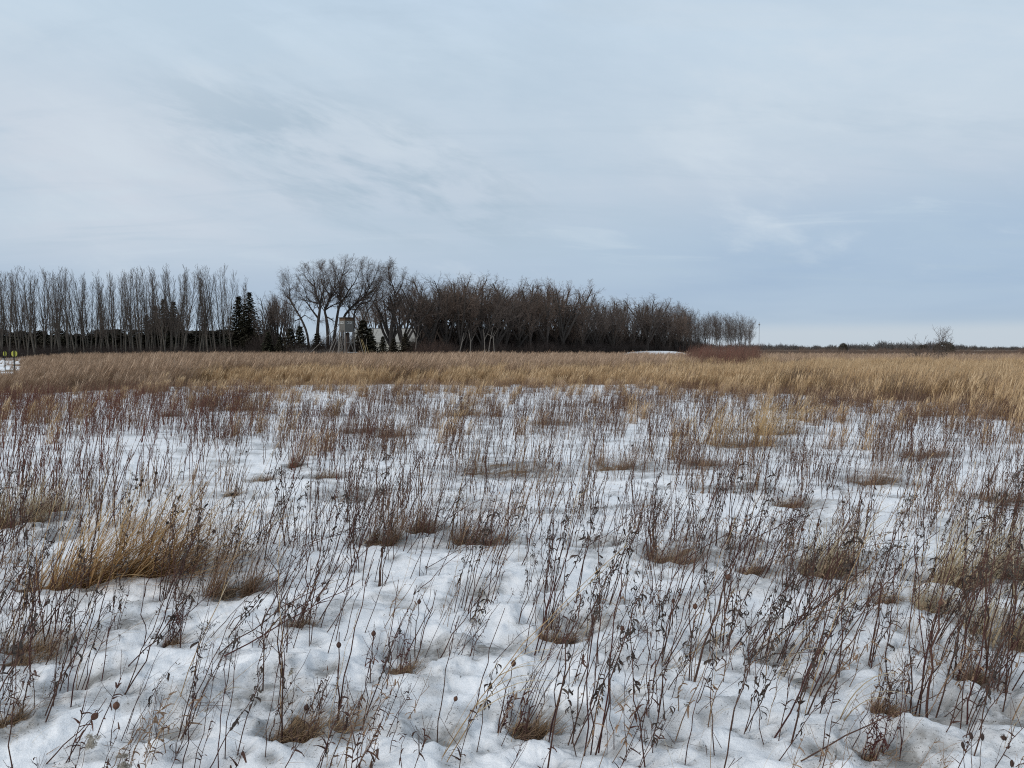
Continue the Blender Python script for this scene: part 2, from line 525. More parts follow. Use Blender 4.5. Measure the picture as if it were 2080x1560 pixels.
# ------------------------------------------------------------------ where the clumps stand (photo px of the base, width px, height px, kind)
TUFTS = [
    # x, y, width, height, kind, label
    (20, 1062, 120, 120, 'pale', 'loose pale hay-coloured grass clump with a bare brown base beside drifted snow'),
    (75, 1035, 110, 90, 'pale', 'thin whitish grass blades flattened over a grey snow hollow'),
    (470, 1215, 110, 150, 'clump', 'brown grass clump leaning out of a deep melt hole'),
    (45, 1335, 150, 95, 'thatch', 'wide dark brown mat of dead grass sunk in grey snow'),
    (5, 1500, 90, 80, 'thatch', 'dark brown dead grass mat with thin stalks at a snow edge'),
    (765, 1108, 90, 130, 'red', 'reddish brown wiry clump, first of three grown close together'),
    (850, 1080, 90, 120, 'clump', 'tan brown wiry clump, middle one of three grown close together'),
    (965, 1100, 130, 140, 'red', 'reddish brown wiry clump, widest of three grown close together'),
    (650, 972, 70, 40, 'thatch', 'low dark brown tussock under a snow lip among thin stalks'),
    (525, 978, 60, 30, 'clump', 'small red brown tussock beside open white snow'),
    (1362, 1138, 140, 60, 'thatch', 'low oblong brown tussock with a flat straight snow edge'),
    (1530, 1168, 70, 50, 'thatch', 'small dark tussock in a snow hollow beside taller tan grass'),
    (1672, 1168, 120, 130, 'pale', 'tan grass clump with a brown base sunk in snow'),
    (1612, 1032, 80, 40, 'thatch', 'small dark tussock under a rounded snow mound'),
    (1795, 1232, 60, 40, 'thatch', 'thin brown tussock at the foot of leafy stalks'),
    (1955, 1195, 100, 190, 'pale', 'tall pale grass clump standing over dark hollow snow'),
    (2040, 1300, 170, 180, 'pale', 'big pale grass clump with a thick brown base'),
    (2075, 1185, 130, 210, 'pale', 'tall whitish grass clump standing among many dark stalks'),
    (1885, 1235, 80, 140, 'pale', 'narrow straw tuft beside leafy stalks and grey snow'),
    (1990, 1385, 85, 45, 'thatch', 'round mossy brown tussock ringed by white snow'),
    (600, 1512, 140, 70, 'thatch', 'wide dark tussock in a grey melt hollow with twigs'),
    (805, 1376, 70, 35, 'thatch', 'little dark brown tussock in a speckled grey hollow'),
    (1130, 1312, 80, 60, 'red', 'red brown stubble clump at the end of a snow hollow'),
    (1060, 1482, 90, 50, 'thatch', 'tangled dark tussock with a straw lying across it'),
    (1800, 1466, 60, 45, 'clump', 'small upright tan tuft in slushy grey snow'),
    (1765, 1525, 50, 40, 'thatch', 'tiny brown tuft at the edge of slushy grey snow'),
    (600, 1292, 50, 35, 'thatch', 'tiny dark tuft under curled leaves in clean snow'),
    (345, 1326, 40, 40, 'red', 'tiny red brown tuft among leaning stalks'),
    (1500, 905, 150, 120, 'gold', 'golden brown bunch grass clump with a flat snow edge'),
    (1575, 880, 90, 100, 'gold', 'golden brown bunch grass growing behind a wider clump'),
    (1870, 928, 90, 60, 'clump', 'small brown tussock with a straight lower snow line'),
    (1770, 980, 100, 90, 'red', 'dark red brown wiry tussock with a mossy end'),
    (2040, 1022, 110, 80, 'thatch', 'bushy grey brown tussock of curled grass'),
    (940, 842, 80, 60, 'gold', 'short tan bunch of grass on open snow beyond the stalks'),
    (1110, 862, 80, 50, 'clump', 'low brown bunch of grass behind a snow ledge'),
    (480, 835, 70, 50, 'gold', 'short tan bunch of grass beside a strip of open snow'),
    (465, 1005, 36, 25, 'red', 'very small red tuft on smooth snow'),
    (345, 848, 40, 40, 'clump', 'small orange brown tuft among dark stalks'),
    (730, 872, 70, 50, 'clump', 'brown tuft at the foot of a tall dark stem'),
    (800, 880, 90, 50, 'clump', 'broad low brown bunch among upright stalks'),
    (590, 950, 40, 50, 'clump', 'small bushy brown tuft standing on snow'),
    (1250, 955, 110, 60, 'clump', 'low brown bunch behind dark leafy stalks'),
    (1010, 965, 180, 60, 'thatch', 'long dark matted clump beside a bare snow mound'),
    (1430, 950, 90, 40, 'clump', 'thin brown bunch on snow near golden grass'),
]
BIG_STRAW = [(95, 1188, 0.7), (150, 1186, 1.0), (205, 1180, 1.1), (262, 1172, 0.9), (335, 1165, 0.6)]

PITS = []        # x, y, radius, depth, dirt radius
for (px, py, w, h, k, lb) in TUFTS:
    x, y = ground(px, py)
    r = 0.5 * w / F * y
    PITS.append((x, y + 0.25 * r, r, (0.022 + 0.10 * min(r, 0.25)) * (1.0 if y < 8 else 0.6), 2.0 * r))
for px, py, s in BIG_STRAW:
    x, y = ground(px, py)
    PITS.append((x, y, 0.20, 0.06, 0.42))
# melt hollows without a clump: px, py, half width px, dirt
for px, py, w, dp in [(830, 1330, 85, .06), (1790, 1525, 120, .07), (1000, 1330, 70, .03), (180, 1390, 80, .03), (1435, 1312, 60, .05),
                      (1900, 1445, 110, .05), (1120, 1455, 80, .05), (520, 1430, 110, .05), (90, 1430, 90, .04), (1640, 1390, 60, .03),
                      (1660, 1530, 60, .03), (140, 1080, 80, .06), (700, 1000, 90, .05), (1160, 1275, 90, .06), (1930, 1250, 90, .06),
                      (330, 1500, 60, .04), (720, 1480, 50, .04), (1270, 1420, 50, .03), (420, 1130, 90, .05), (1480, 990, 80, .05),
                      (1200, 1105, 70, .04), (1500, 1110, 60, .04), (1850, 1180, 70, .05), (650, 1380, 45, .03), (960, 1210, 50, .03),
                      (250, 1270, 60, .03), (1560, 1330, 50, .03), (1350, 1510, 70, .03), (880, 1510, 60, .03), (2040, 1460, 70, .05)]:
    x, y = ground(px, py)
    r = w / F * y
    PITS.append((x, y, r, dp, r * 1.25))
PITS = np.array(PITS)

# ------------------------------------------------------------------ ground


def edge_dist(px):
    """distance at which the tall grass begins, along the bearing of photo column px"""
    return np.interp(px, [-600, 0, 250, 500, 700, 1000, 1300, 1450, 1700, 1900, 2080, 2300, 2700],
                     [27, 27, 29, 33, 31, 33, 33, 28, 25, 21, 18, 17.5, 17])


def snow_h(x, y):
    x = np.asarray(x, float); y = np.asarray(y, float)
    d = np.sqrt(x * x + y * y)
    wx = x + 0.25 * vn(x * 0.9, y * 0.9, 31)
    wy = y + 0.25 * vn(x * 0.9 + 7, y * 0.9, 32)
    h = 0.08 * vn(x * 0.16, y * 0.16, 1) + 0.024 * vn(wx * 0.55, wy * 0.8, 2)
    near = np.clip(1.15 - d / 45, 0, 1)
    rid = 1 - np.abs(vn(wx * 0.95 + wy * 0.25, wy * 1.7 - wx * 0.2, 3))
    h = h + near * (0.018 * (rid ** 2 - 0.5) + 0.022 * sstep(-0.07, 0.10, vn(wx * 1.15 + 3, wy * 1.9, 14)) + 0.011 * vn(wx * 2.3, wy * 3.4, 4) + 0.016 * (1 - np.abs(vn(wx * 2.0 + wy, wy * 3.6, 12))) ** 3)
    vnear = np.clip(1.2 - d / 16, 0, 1)
    h = h + vnear * (0.009 * vn(wx * 4.5, wy * 6.0, 5) - 0.012 * np.abs(vn(wx * 3.3 + 5, wy * 4.6, 17)) + 0.010 * (1 - np.abs(vn(wx * 6, wy * 8.5, 15))) ** 2 + 0.013 * sstep(-0.04, 0.05, vn(wx * 2.9 + 11, wy * 4.2, 18)) + 0.008 * vn(x * 11, y * 14, 6) + 0.004 * vn(x * 24, y * 28, 16))
    h = np.where(d < 60, h, h * np.clip(1.6 - d / 100, 0.15, 1))
    # pale raised snow bank in front of the far end of the wood
    px = 1040 + F * x / np.maximum(y, 1)
    h = h + np.where(y > 100, 1.10 * np.exp(-((px - 1325) / 75.0) ** 4) * np.exp(-((y - 178) / 12.0) ** 2), 0)
    # melt hollows with a fairly crisp rim
    for (cx, cy, r, dp, dr) in PITS:
        m = (np.abs(x - cx) < 2.5 * r) & (np.abs(y - cy) < 2.5 * r)
        if not m.any():
            continue
        xx, yy = x[m] - cx, y[m] - cy
        rr = np.sqrt(xx * xx + (yy * 0.9) ** 2) / r
        rr = rr + 0.45 * vn(x[m] * 1.0 / r + cx, y[m] * 1.0 / r, 9) + 0.2 * vn(x[m] * 2.6 / r, y[m] * 2.6 / r + cx, 10)
        h[m] -= dp * (1 - sstep(0.45, 1.15, rr)) - 0.18 * dp * np.exp(-((rr - 1.25) / 0.22) ** 2)
    return h


def h1(x, y):
    return float(snow_h(np.array([x]), np.array([y]))[0])


def dirt_at(x, y):
    d = np.sqrt(x * x + y * y)
    n = vn(x * 1.1, y * 1.6, 41) + 0.6 * vn(x * 3.1, y * 4.2, 42) + 0.3 * vn(x * 8, y * 10, 45)
    dirt = sstep(0.02, 0.66, n) * 0.60
    n2 = 0.30 * vn(x * 2.2, y * 3.0, 43) + 0.18 * vn(x * 6, y * 7, 44)
    for (cx, cy, r, dp, dr) in PITS:
        m = (np.abs(x - cx) < 1.7 * dr) & (np.abs(y - cy) < 1.7 * dr)
        if m.any():
            rr = np.sqrt((x[m] - cx - 0.15 * dr) ** 2 + ((y[m] - cy) * 1.15) ** 2) / dr + n2[m]
            dirt[m] = np.maximum(dirt[m], 0.95 * (1 - sstep(0.35, 1.15, rr)))
    return np.clip(dirt, 0, 1) * np.clip(1.2 - d / 60, 0.15, 1)


def thatch_at(x, y):
    px = 1040 + F * x / np.maximum(y, 0.5)
    th = np.zeros_like(x)
    e = edge_dist(px)
    m = y > 6
    g = sstep(0, 4, y - e + 2.5 * vn(x * 0.35, y * 0.35, 51)) * (y > 6)
    clear = ((px < 45) & (y > 44) & (vn(x * 0.5, y * 0.2, 55) > -0.15)) | (y > 120)
    th = np.where(m & ~clear, g * 0.85, 0)
    far = np.where((y > 260) & (px > 1300), 0.75, 0)
    th = np.maximum(th, far)
    for (cx, cy, r, dp, dr) in PITS[:len(TUFTS) + len(BIG_STRAW)]:
        mm = (np.abs(x - cx) < 2 * r) & (np.abs(y - cy) < 2 * r)
        if mm.any():
            rr = np.sqrt((x[mm] - cx) ** 2 + (y[mm] - cy) ** 2) / r
            rr = rr + 0.8 * vn(x[mm] * 1.6 / r, y[mm] * 1.6 / r, 46)
            th[mm] = np.maximum(th[mm], (0.9 if cy < 8 else 0.62) * (1 - sstep(0.15, 0.85, rr)))
    return th


def build_ground():
    rad = [0.25]
    while rad[-1] < 2.3: rad.append(rad[-1] * 1.08)
    while rad[-1] < 12: rad.append(rad[-1] * 1.0068)
    while rad[-1] < 42: rad.append(rad[-1] * 1.02)
    while rad[-1] < 7000: rad.append(rad[-1] * 1.045)
    rad = np.array(rad)
    fr = np.linspace(-44, 44, 861)
    bk = np.linspace(44, 316, 70)[1:-1]
    ang = np.radians(np.concatenate([fr, bk]))
    A, Rr = np.meshgrid(ang, rad)
    X, Y = (Rr * np.sin(A)).ravel(), (Rr * np.cos(A)).ravel()
    Z = snow_h(X, Y)
    nr, na = len(rad), len(ang)
    i, j = np.meshgrid(np.arange(nr - 1), np.arange(na), indexing='ij')
    j2 = (j + 1) % na
    Fq = np.stack([i * na + j, i * na + j2, (i + 1) * na + j2, (i + 1) * na + j], -1).reshape(-1, 4)[:, ::-1]
    dirt, thatch = dirt_at(X, Y), thatch_at(X, Y)
    # little melt rings with grime round the feet of the near stalks
    sel = np.where((X * X + Y * Y < 64) & (Y > 2))[0]
    sx, sy = X[sel], Y[sel]
    order = np.argsort(sy); sel, sx, sy = sel[order], sx[order], sy[order]
    for k, (fx, fy) in enumerate(FEET):
        r = 0.025 + 0.035 * ((k * 7919) % 100) / 100.0
        a, b = np.searchsorted(sy, fy - 2.5 * r), np.searchsorted(sy, fy + 2.5 * r)
        w = np.abs(sx[a:b] - fx) < 2.5 * r
        ii = sel[a:b][w]
        if len(ii):
            q = np.exp(-(((X[ii] - fx - 0.4 * r) / (1.3 * r)) ** 2 + ((Y[ii] - fy) / r) ** 2))
            Z[ii] -= 0.016 * q
            dirt[ii] = np.maximum(dirt[ii], (0.35 + 0.6 * ((k * 104729) % 100) / 100.0) * q)
    me = mesh_np('snow_ground', np.stack([X, Y, Z], 1), Fq, M_snow, True, {'dirt': dirt, 'thatch': thatch})
    o = obj('snow_ground', me)
    tag(o, 'old white snow cover with grey melt hollows across the field', 'snow', kind='structure')
    # close the small hole under the photographer
    return o


# ------------------------------------------------------------------ instancing of uncountable growth (geometry nodes)


def scatter(name, pts, rots, scls, idx, sources, label, cat):
    col = bpy.data.collections.new(name + '_sources')
    for k, me in enumerate(sources):
        so = bpy.data.objects.new('%s_source_%03d' % (name, k), me)
        col.objects.link(so)
    me = bpy.data.meshes.new(name)
    me.vertices.add(len(pts))
    me.vertices.foreach_set('co', np.asarray(pts, np.float32).ravel())
    a = me.attributes.new('rot', 'FLOAT_VECTOR', 'POINT'); a.data.foreach_set('vector', np.asarray(rots, np.float32).ravel())
    a = me.attributes.new('scl', 'FLOAT_VECTOR', 'POINT'); a.data.foreach_set('vector', np.asarray(scls, np.float32).ravel())
    a = me.attributes.new('idx', 'INT', 'POINT'); a.data.foreach_set('value', np.asarray(idx, np.int32))
    o = obj(name, me)
    ng = bpy.data.node_groups.new(name + '_nodes', 'GeometryNodeTree')
    ng.interface.new_socket('Geometry', in_out='INPUT', socket_type='NodeSocketGeometry')
    ng.interface.new_socket('Geometry', in_out='OUTPUT', socket_type='NodeSocketGeometry')
    gi, go = N(ng, 'NodeGroupInput'), N(ng, 'NodeGroupOutput')
    ci = N(ng, 'GeometryNodeCollectionInfo')
    ci.inputs['Collection'].default_value = col
    ci.inputs['Separate Children'].default_value = True
    ci.inputs['Reset Children'].default_value = True
    iop = N(ng, 'GeometryNodeInstanceOnPoints')
    iop.inputs['Pick Instance'].default_value = True

    def attr(nm, dt):
        n = N(ng, 'GeometryNodeInputNamedAttribute', data_type=dt)
        n.inputs['Name'].default_value = nm
        return [s for s in n.outputs if s.enabled and s.name == 'Attribute'][0]
    e2r = N(ng, 'FunctionNodeEulerToRotation')
    ng.links.new(attr('rot', 'FLOAT_VECTOR'), e2r.inputs[0])
    ng.links.new(gi.outputs[0], iop.inputs['Points'])
    ng.links.new(ci.outputs[0], iop.inputs['Instance'])
    ng.links.new(attr('idx', 'INT'), iop.inputs['Instance Index'])
    ng.links.new(e2r.outputs[0], iop.inputs['Rotation'])
    ng.links.new(attr('scl', 'FLOAT_VECTOR'), iop.inputs['Scale'])
    ng.links.new(iop.outputs[0], go.inputs[0])
    md = o.modifiers.new('scatter', 'NODES')
    md.node_group = ng
    tag(o, label, cat, kind='stuff')
    return o


def fan(n, d0, d1, p0=-160, p1=2240):
    """random ground points with even density per square metre between two depths and photo columns"""
    Y = np.sqrt(NPR.uniform(d0 ** 2, d1 ** 2, n))
    px = NPR.uniform(p0, p1, n)
    return (px - 1040) / F * Y, Y, px


def blade(base, az, lean, length, droop, w0, n=5, twist=0.0, wtip=0.15, rng=R):
    """a curved blade: starts at base, leans by `lean` from vertical towards az, and bends over by droop"""
    pts, a = [], lean
    p = np.array(base, float)
    st = length / (n - 1)
    for i in range(n):
        pts.append(p.copy())
        d = np.array([sin(a) * cos(az), sin(a) * sin(az), cos(a)])
        p = p + d * st
        a += droop / (n - 1) * (0.4 + 1.2 * i / (n - 1))
    ws = [w0 * (1 - (1 - wtip) * (i / (n - 1)) ** 1.3) for i in range(n)]
    s = az + pi / 2 + twist
    side = (cos(s), sin(s), 0.15)
    return pts, ws, side


# --------------------------------------------------------------- distant and middle-distance grass
def tall_tuft(seed, mat, H, nb, spread, lean, w, plume=True):
    rng = random.Random(seed)
    L = []
    for _ in range(nb):
        az = rng.gauss(0, 0.5)
        b = (rng.gauss(0, spread), rng.gauss(0, spread), -0.03)
        ln = H * rng.uniform(0.6, 1.05)
        p, ws, s = blade(b, az, max(0.0, rng.gauss(lean, 0.10)), ln, rng.uniform(0.15, 0.7), w * rng.uniform(0.7, 1.3), 6, rng.uniform(-1.2, 1.2))
        if plume and rng.random() < 0.45:
            ws[-1] = w * 0.5; ws[-2] = w * 2.3; ws[-3] = w * 1.2
        L.append((p, ws, s))
    for _ in range(nb // 2):                # leaves in the lower half
        az = rng.uniform(-1.6, 1.6)
        b = (rng.gauss(0, spread), rng.gauss(0, spread), -0.03)
        L.append(blade(b, az, rng.uniform(0.1, 0.5), H * rng.uniform(0.35, 0.65), rng.uniform(0.5, 1.8), w * 1.1, 6, rng.uniform(-1, 1)))
    V, Fq, t = ribbons(L)
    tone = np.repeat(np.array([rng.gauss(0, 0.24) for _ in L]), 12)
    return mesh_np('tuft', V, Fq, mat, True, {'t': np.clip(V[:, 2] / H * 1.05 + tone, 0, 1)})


def put_grass(name, x, y, mats_src, smin, smax, label, cat, hs=None, azj=0.22):
    n = len(x)
    z = snow_h(x, y)
    pts = np.stack([x, y, z], 1)
    rots = np.stack([np.zeros(n), NPR.normal(0, 0.06, n), NPR.normal(0, azj, n)], 1)
    s = NPR.uniform(smin, smax, n)
    if hs is not None:
        s = s * hs
    scls = np.stack([s, s, s], 1)
    return scatter(name, pts, rots, scls, NPR.randint(0, len(mats_src), n), mats_src, label, cat)


def build_meadow():
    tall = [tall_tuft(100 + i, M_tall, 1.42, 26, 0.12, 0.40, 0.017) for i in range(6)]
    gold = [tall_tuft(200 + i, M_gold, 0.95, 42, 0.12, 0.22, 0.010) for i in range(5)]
    goldt = [tall_tuft(300 + i, M_gold, 1.22, 40, 0.13, 0.20, 0.011) for i in range(5)]
    fine = [tall_tuft(350 + i, M_tall, 1.0, 30, 0.14, 0.25, 0.010) for i in range(4)]
    red = [tall_tuft(400 + i, M_redshoot, 1.95, 30, 0.20, 0.10, 0.016, False) for i in range(4)]
    shrub = [tall_tuft(450 + i, M_farshrub, 1.45, 26, 0.2, 0.05, 0.018, False) for i in range(4)]
    weed = [tall_tuft(470 + i, M_farshrub, 1.0, 20, 0.15, 0.12, 0.012, False) for i in range(4)]
    # tall brown grass
    x, y, px = fan(15000, 26, 118)
    e = edge_dist(px)
    q = y - e + (3.5 * vn(x * 0.3, y * 0.3, 61) + 2.0 * vn(x * 1.1, y * 1.1, 60))
    front = np.interp(px, [0, 330, 480, 1350, 1480, 2080], [0.0, 1, 7, 9, 26, 34])
    keep = (q > front) & ~((px < 40) & (y > 42) & (NPR.uniform(0, 1, len(x)) < 0.85)) & (NPR.uniform(0, 1, len(x)) < np.interp(y, [26, 50, 118], [1, 0.95, 0.45]))
    keep &= ~((px > 1385) & (px < 1545) & (y > 44) & (y < 62) & (NPR.uniform(0, 1, len(x)) < 0.75))
    hs = np.ones(len(x)) * (1 + 0.13 * vn(x * 0.12, y * 0.12, 62) + 0.08 * vn(x * 0.6, y * 0.6, 63))
    hs *= np.interp(px, [-160, 20, 120, 300], [0.45, 0.5, 0.85, 1.0])
    hs *= np.interp(px, [1300, 1600, 2080], [1.0, 0.90, 0.86])
    hs = np.where((px < 330) & (q < 5), hs * np.interp(q, [0, 5], [0.55, 1.0]), hs)
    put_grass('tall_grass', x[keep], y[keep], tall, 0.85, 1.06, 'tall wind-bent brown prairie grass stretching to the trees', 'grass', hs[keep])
    # extra density in its front rows
    x, y, px = fan(9000, 26, 52, -160, 1500)
    q = y - edge_dist(px) + (3.5 * vn(x * 0.3, y * 0.3, 61) + 2.0 * vn(x * 1.1, y * 1.1, 60))
    front = np.interp(px, [0, 330, 480, 1350, 1480], [0.0, 1, 6, 8, 24])
    keep = (q > front) & ~((px < 40) & (y > 40))
    hs = np.interp(px, [-160, 20, 120, 300], [0.4, 0.5, 0.85, 1.0]) * np.where(px < 330, np.interp(q, [0, 5], [0.5, 1.0]), 1.0)
    put_grass('brown_meadow_grass', x[keep], y[keep], tall + fine, 0.75, 1.0, 'dense brown grass along the front of the tall stand', 'grass', hs[keep])
    # golden lower grass along the front edge
    x, y, px = fan(12000, 18, 60, 300, 1520)
    q = y - edge_dist(px) + 4.5 * vn(x * 0.28, y * 0.28, 64) + 2.2 * vn(x * 1.2, y * 1.2, 59)
    pat = vn(x * 0.22, y * 0.3, 65)
    keep = (NPR.uniform(0, 1, len(x)) < np.interp(q, [-1, 1, 6], [0, 0.25, 1])) & (q > -1) & (q < 11) & (pat > -0.35 - 0.06 * q)
    hs = np.interp(q, [0, 3, 9], [0.55, 0.9, 1.1])
    put_grass('golden_grass', x[keep], y[keep], gold, 0.65, 1.0, 'short golden grass fringe between snow and tall brown grass', 'grass', hs[keep])
    # golden tall stand on the other side
    x, y, px = fan(14000, 12, 62, 1350, 2300)
    q = y - edge_dist(px) + 5.0 * vn(x * 0.25, y * 0.25, 66) + 2.5 * vn(x * 1.2, y * 1.2, 59)
    pat = vn(x * 0.2, y * 0.25, 67)
    keep = (NPR.uniform(0, 1, len(x)) < np.interp(q, [-2, 1, 8], [0, 0.22, 1])) & (q > -2) & (q < 34) & (pat > -0.30 + 0.022 * (q - 8).clip(0, 30))
    hs = np.interp(q, [0, 3, 12, 36], [0.55, 0.85, 1.0, 1.05])
    put_grass('golden_prairie_grass', x[keep], y[keep], goldt + gold[:2] + fine[:1], 0.75, 1.0, 'stand of golden bunch grass on the open side of the field', 'grass', hs[keep])
    # dark weeds mixed through the golden stand
    x, y, px = fan(1500, 13, 80, 1340, 2300)
    keep = (y > edge_dist(px)) & (vn(x * 0.3, y * 0.2, 75) + 0.5 * vn(x * 1.2, y, 76) > 0.12)
    put_grass('prairie_weeds', x[keep], y[keep], weed, 0.8, 1.25, 'dark brown weeds growing through the golden bunch grass', 'dead weeds')
    # scattered bunches standing out on the snow before the stand
    x, y, px = fan(2600, 11, 33)
    q = y - edge_dist(px)
    m = (q < 0) & (vn(x * 0.5, y * 0.5, 73) + 0.6 * vn(x * 1.5, y * 1.5, 74) > 0.42 - 0.035 * (q + 12).clip(0, 12))
    put_grass('outlying_bunch_grass', x[m], y[m], gold + fine, 0.35, 0.62, 'scattered tan grass bunches on snow before the tall stand', 'grass')
    # red-stemmed thicket
    x, y, px = fan(470, 36, 64, 1375, 1550)
    keep = (vn(x * 0.3, y * 0.3, 68) > -0.5) & (NPR.uniform(0, 1, len(x)) < np.interp(y, [36, 46, 52], [0.12, 0.5, 1.0])) & (np.abs(px - 1462) < 82 * NPR.uniform(0.55, 1.05, len(x)) - 0.9 * (60 - y).clip(0, 30) + 8 * vn(y, y * 0, 72))
    put_grass('red_thicket', x[keep], y[keep], red, 0.9, 1.1, 'thicket of dark red upright shoots rising from tan grass', 'shrub thicket')
    # low brown shrub strip far away on the open side
    x, y, px = fan(5200, 100, 330, 1480, 2350)
    keep = (vn(x * 0.08, y * 0.05, 69) > -0.45) & ((y > 112) | (px > 1540))
    hs = 0.80 + 0.75 * np.clip(vn(x * 0.05, y * 0.05, 70) + 0.5 * vn(x * 0.3, y * 0.3, 77), -0.3, 1)
    put_grass('far_shrub_strip', x[keep], y[keep], shrub, 0.95, 1.25, 'low dark red-brown shrubs along the far field edge', 'shrub thicket', hs[keep])


build_meadow()

# open patches of snow (centre and half axes in photo pixels on the ground) where little grows
OPEN = [(330, 930, 260, 28), (130, 1120, 130, 35), (560, 1040, 110, 45), (1180, 1170, 260, 70), (1560, 1060, 160, 35), (1120, 1420, 230, 60),
        (420, 1260, 180, 45), (1560, 1240, 120, 40), (750, 1240, 120, 40), (1750, 1030, 120, 30), (1330, 1350, 130, 50), (1700, 900, 80, 20),
        (1000, 985, 180, 15), (250, 1450, 160, 40), (760, 1440, 120, 35), (1480, 1450, 110, 45), (620, 815, 130, 10), (900, 812, 90, 8), (1160, 815, 110, 9), (1330, 1010, 120, 22), (190, 1235, 170, 45), (230, 1160, 150, 30)]


def openness(x, y):
    px = 1040 + F * x / y
    py = 780 + F * np.tan(np.arctan2(CAM_H, y) - PITCH)
    m = np.zeros_like(px)
    for cx, cy, rx, ry in OPEN:
        m = np.maximum(m, np.exp(-(((px - cx) / rx) ** 2 + ((py - cy) / ry) ** 2) ** 2))
    return m


# ------------------------------------------------------------------ dead stalks
LEAF_ME = []


def leaf_meshes():
    for k in range(7):
        rng = random.Random(900 + k)
        n = 7
        a, tw = rng.uniform(1.2, 2.2), rng.uniform(-2.5, 2.5)
        p = np.zeros(3); pts = []; S = []
        L = 0.045
        for i in range(n):
            pts.append(p.copy())
            d = np.array([sin(a), 0.25 * sin(i * 1.3 + k), cos(a)])
            p = p + d * L / (n - 1)
            a += rng.uniform(0.15, 0.62) * (1 if k % 3 else 1.5)
            b = tw * i / (n - 1)
            S.append((0.3 * sin(b), cos(b), 0.6 * sin(b)))
        w = [0.002] + [0.0095 * sin(pi * (i + 0.6) / (n + 0.2)) * rng.uniform(0.7, 1.1) for i in range(1, n)]
        V, Fq, t = ribbons([(pts, w, S)])
        LEAF_ME.append(mesh_np('leaf', V, Fq, M_leaf, True, {'t': t}))


leaf_meshes()


def stem_line(rng, H, n=8, bend=0.12, wob=0.006):
    az, c = rng.uniform(-0.6, 0.6), rng.uniform(0.2, 1.0) * bend
    pts = []
    for i in range(n):
        t = i / (n - 1)
        o = c * H * t * t
        pts.append((o * cos(az) + rng.gauss(0, wob) * (0 < i), o * sin(az) + rng.gauss(0, wob) * (0 < i), H * t - 0.03 * (i == 0)))
    return np.array(pts)


def along(pts, t):
    f = t * (len(pts) - 1)
    i = min(int(f), len(pts) - 2)
    return pts[i] + (pts[i + 1] - pts[i]) * (f - i)


def stem_polys(rng, pts, r, twigs):
    n = len(pts)
    P = [(pts, [r * (1 - 0.55 * i / (n - 1)) for i in range(n)])]
    for _ in range(twigs):
        t = rng.uniform(0.45, 0.98)
        b = along(pts, t)
        az, el, ln = rng.uniform(0, 2 * pi), rng.uniform(0.3, 0.9), rng.uniform(0.03, 0.11)
        d = np.array([cos(az) * sin(el), sin(az) * sin(el), cos(el)])
        m = b + d * ln * 0.5 + np.array([0, 0, 0.1 * ln])
        P.append((np.array([b, m, b + d * ln + np.array([0.1 * ln, 0, 0.25 * ln])]), [r * 0.4, r * 0.33, r * 0.2]))
    return P


def tube_mesh(polys, sides, mat, name='stem'):
    V, Fq, t = tubes(polys, sides)
    return mesh_np(name, V, Fq, mat, True, {'t': t})


def blob(center, rx, rz, nu=10, nv=7, jit=0.0, rng=None, tip=0.0):
    V, Fq = [], []
    for j in range(nv):
        v = pi * j / (nv - 1)
        for i in range(nu):
            u = 2 * pi * i / nu
            k = 1 + (rng.uniform(-jit, jit) if rng else 0)
            rr = max(sin(v), 0.08) * rx * k
            zz = cos(v) * rz + tip * (abs(cos(v)) ** 6) * (1 if cos(v) > 0 else -1)
            V.append((center[0] + rr * cos(u), center[1] + rr * sin(u), center[2] + zz))
    for j in range(nv - 1):
        for i in range(nu):
            i2 = (i + 1) % nu
            Fq.append((j * nu + i, j * nu + i2, (j + 1) * nu + i2, (j + 1) * nu + i))
    return np.array(V, float), np.array(Fq)


def flecks(rng, centers, n, rad, size, stretch=1.0):
    """many small petal-like quads round the centres (dried florets, fluff)"""
    L = []
    for c in centers:
        for _ in range(n):
            d = np.array([rng.gauss(0, 1), rng.gauss(0, 1), rng.gauss(0, 1)])
            d /= np.linalg.norm(d) + 1e-6
            p = np.array(c) + d * rad * rng.uniform(0.2, 1.0)
            q = p + d * size * rng.uniform(0.6, 1.4) + np.array([0, 0, 0.3 * size])
            s = np.cross(d, (rng.gauss(0, 1), rng.gauss(0, 1), rng.gauss(0, 1)))
            w = size * 0.45 * stretch
            L.append(([p, (p + q) / 2, q], [w * 0.4, w, w * 0.3], s))
    return ribbons(L)


class Proto:
    """a stalk kind: stem mesh, optional head part, leaf transforms"""
    def __init__(self, name, stem, parts=(), leaves=()):
        self.name, self.stem, self.parts, self.leaves = name, stem, parts, leaves


STALKS = {k: [] for k in ('bare', 'leafy', 'panicle', 'gall', 'thimble', 'umbel', 'fluffy', 'culm', 'redbare', 'bergamot')}


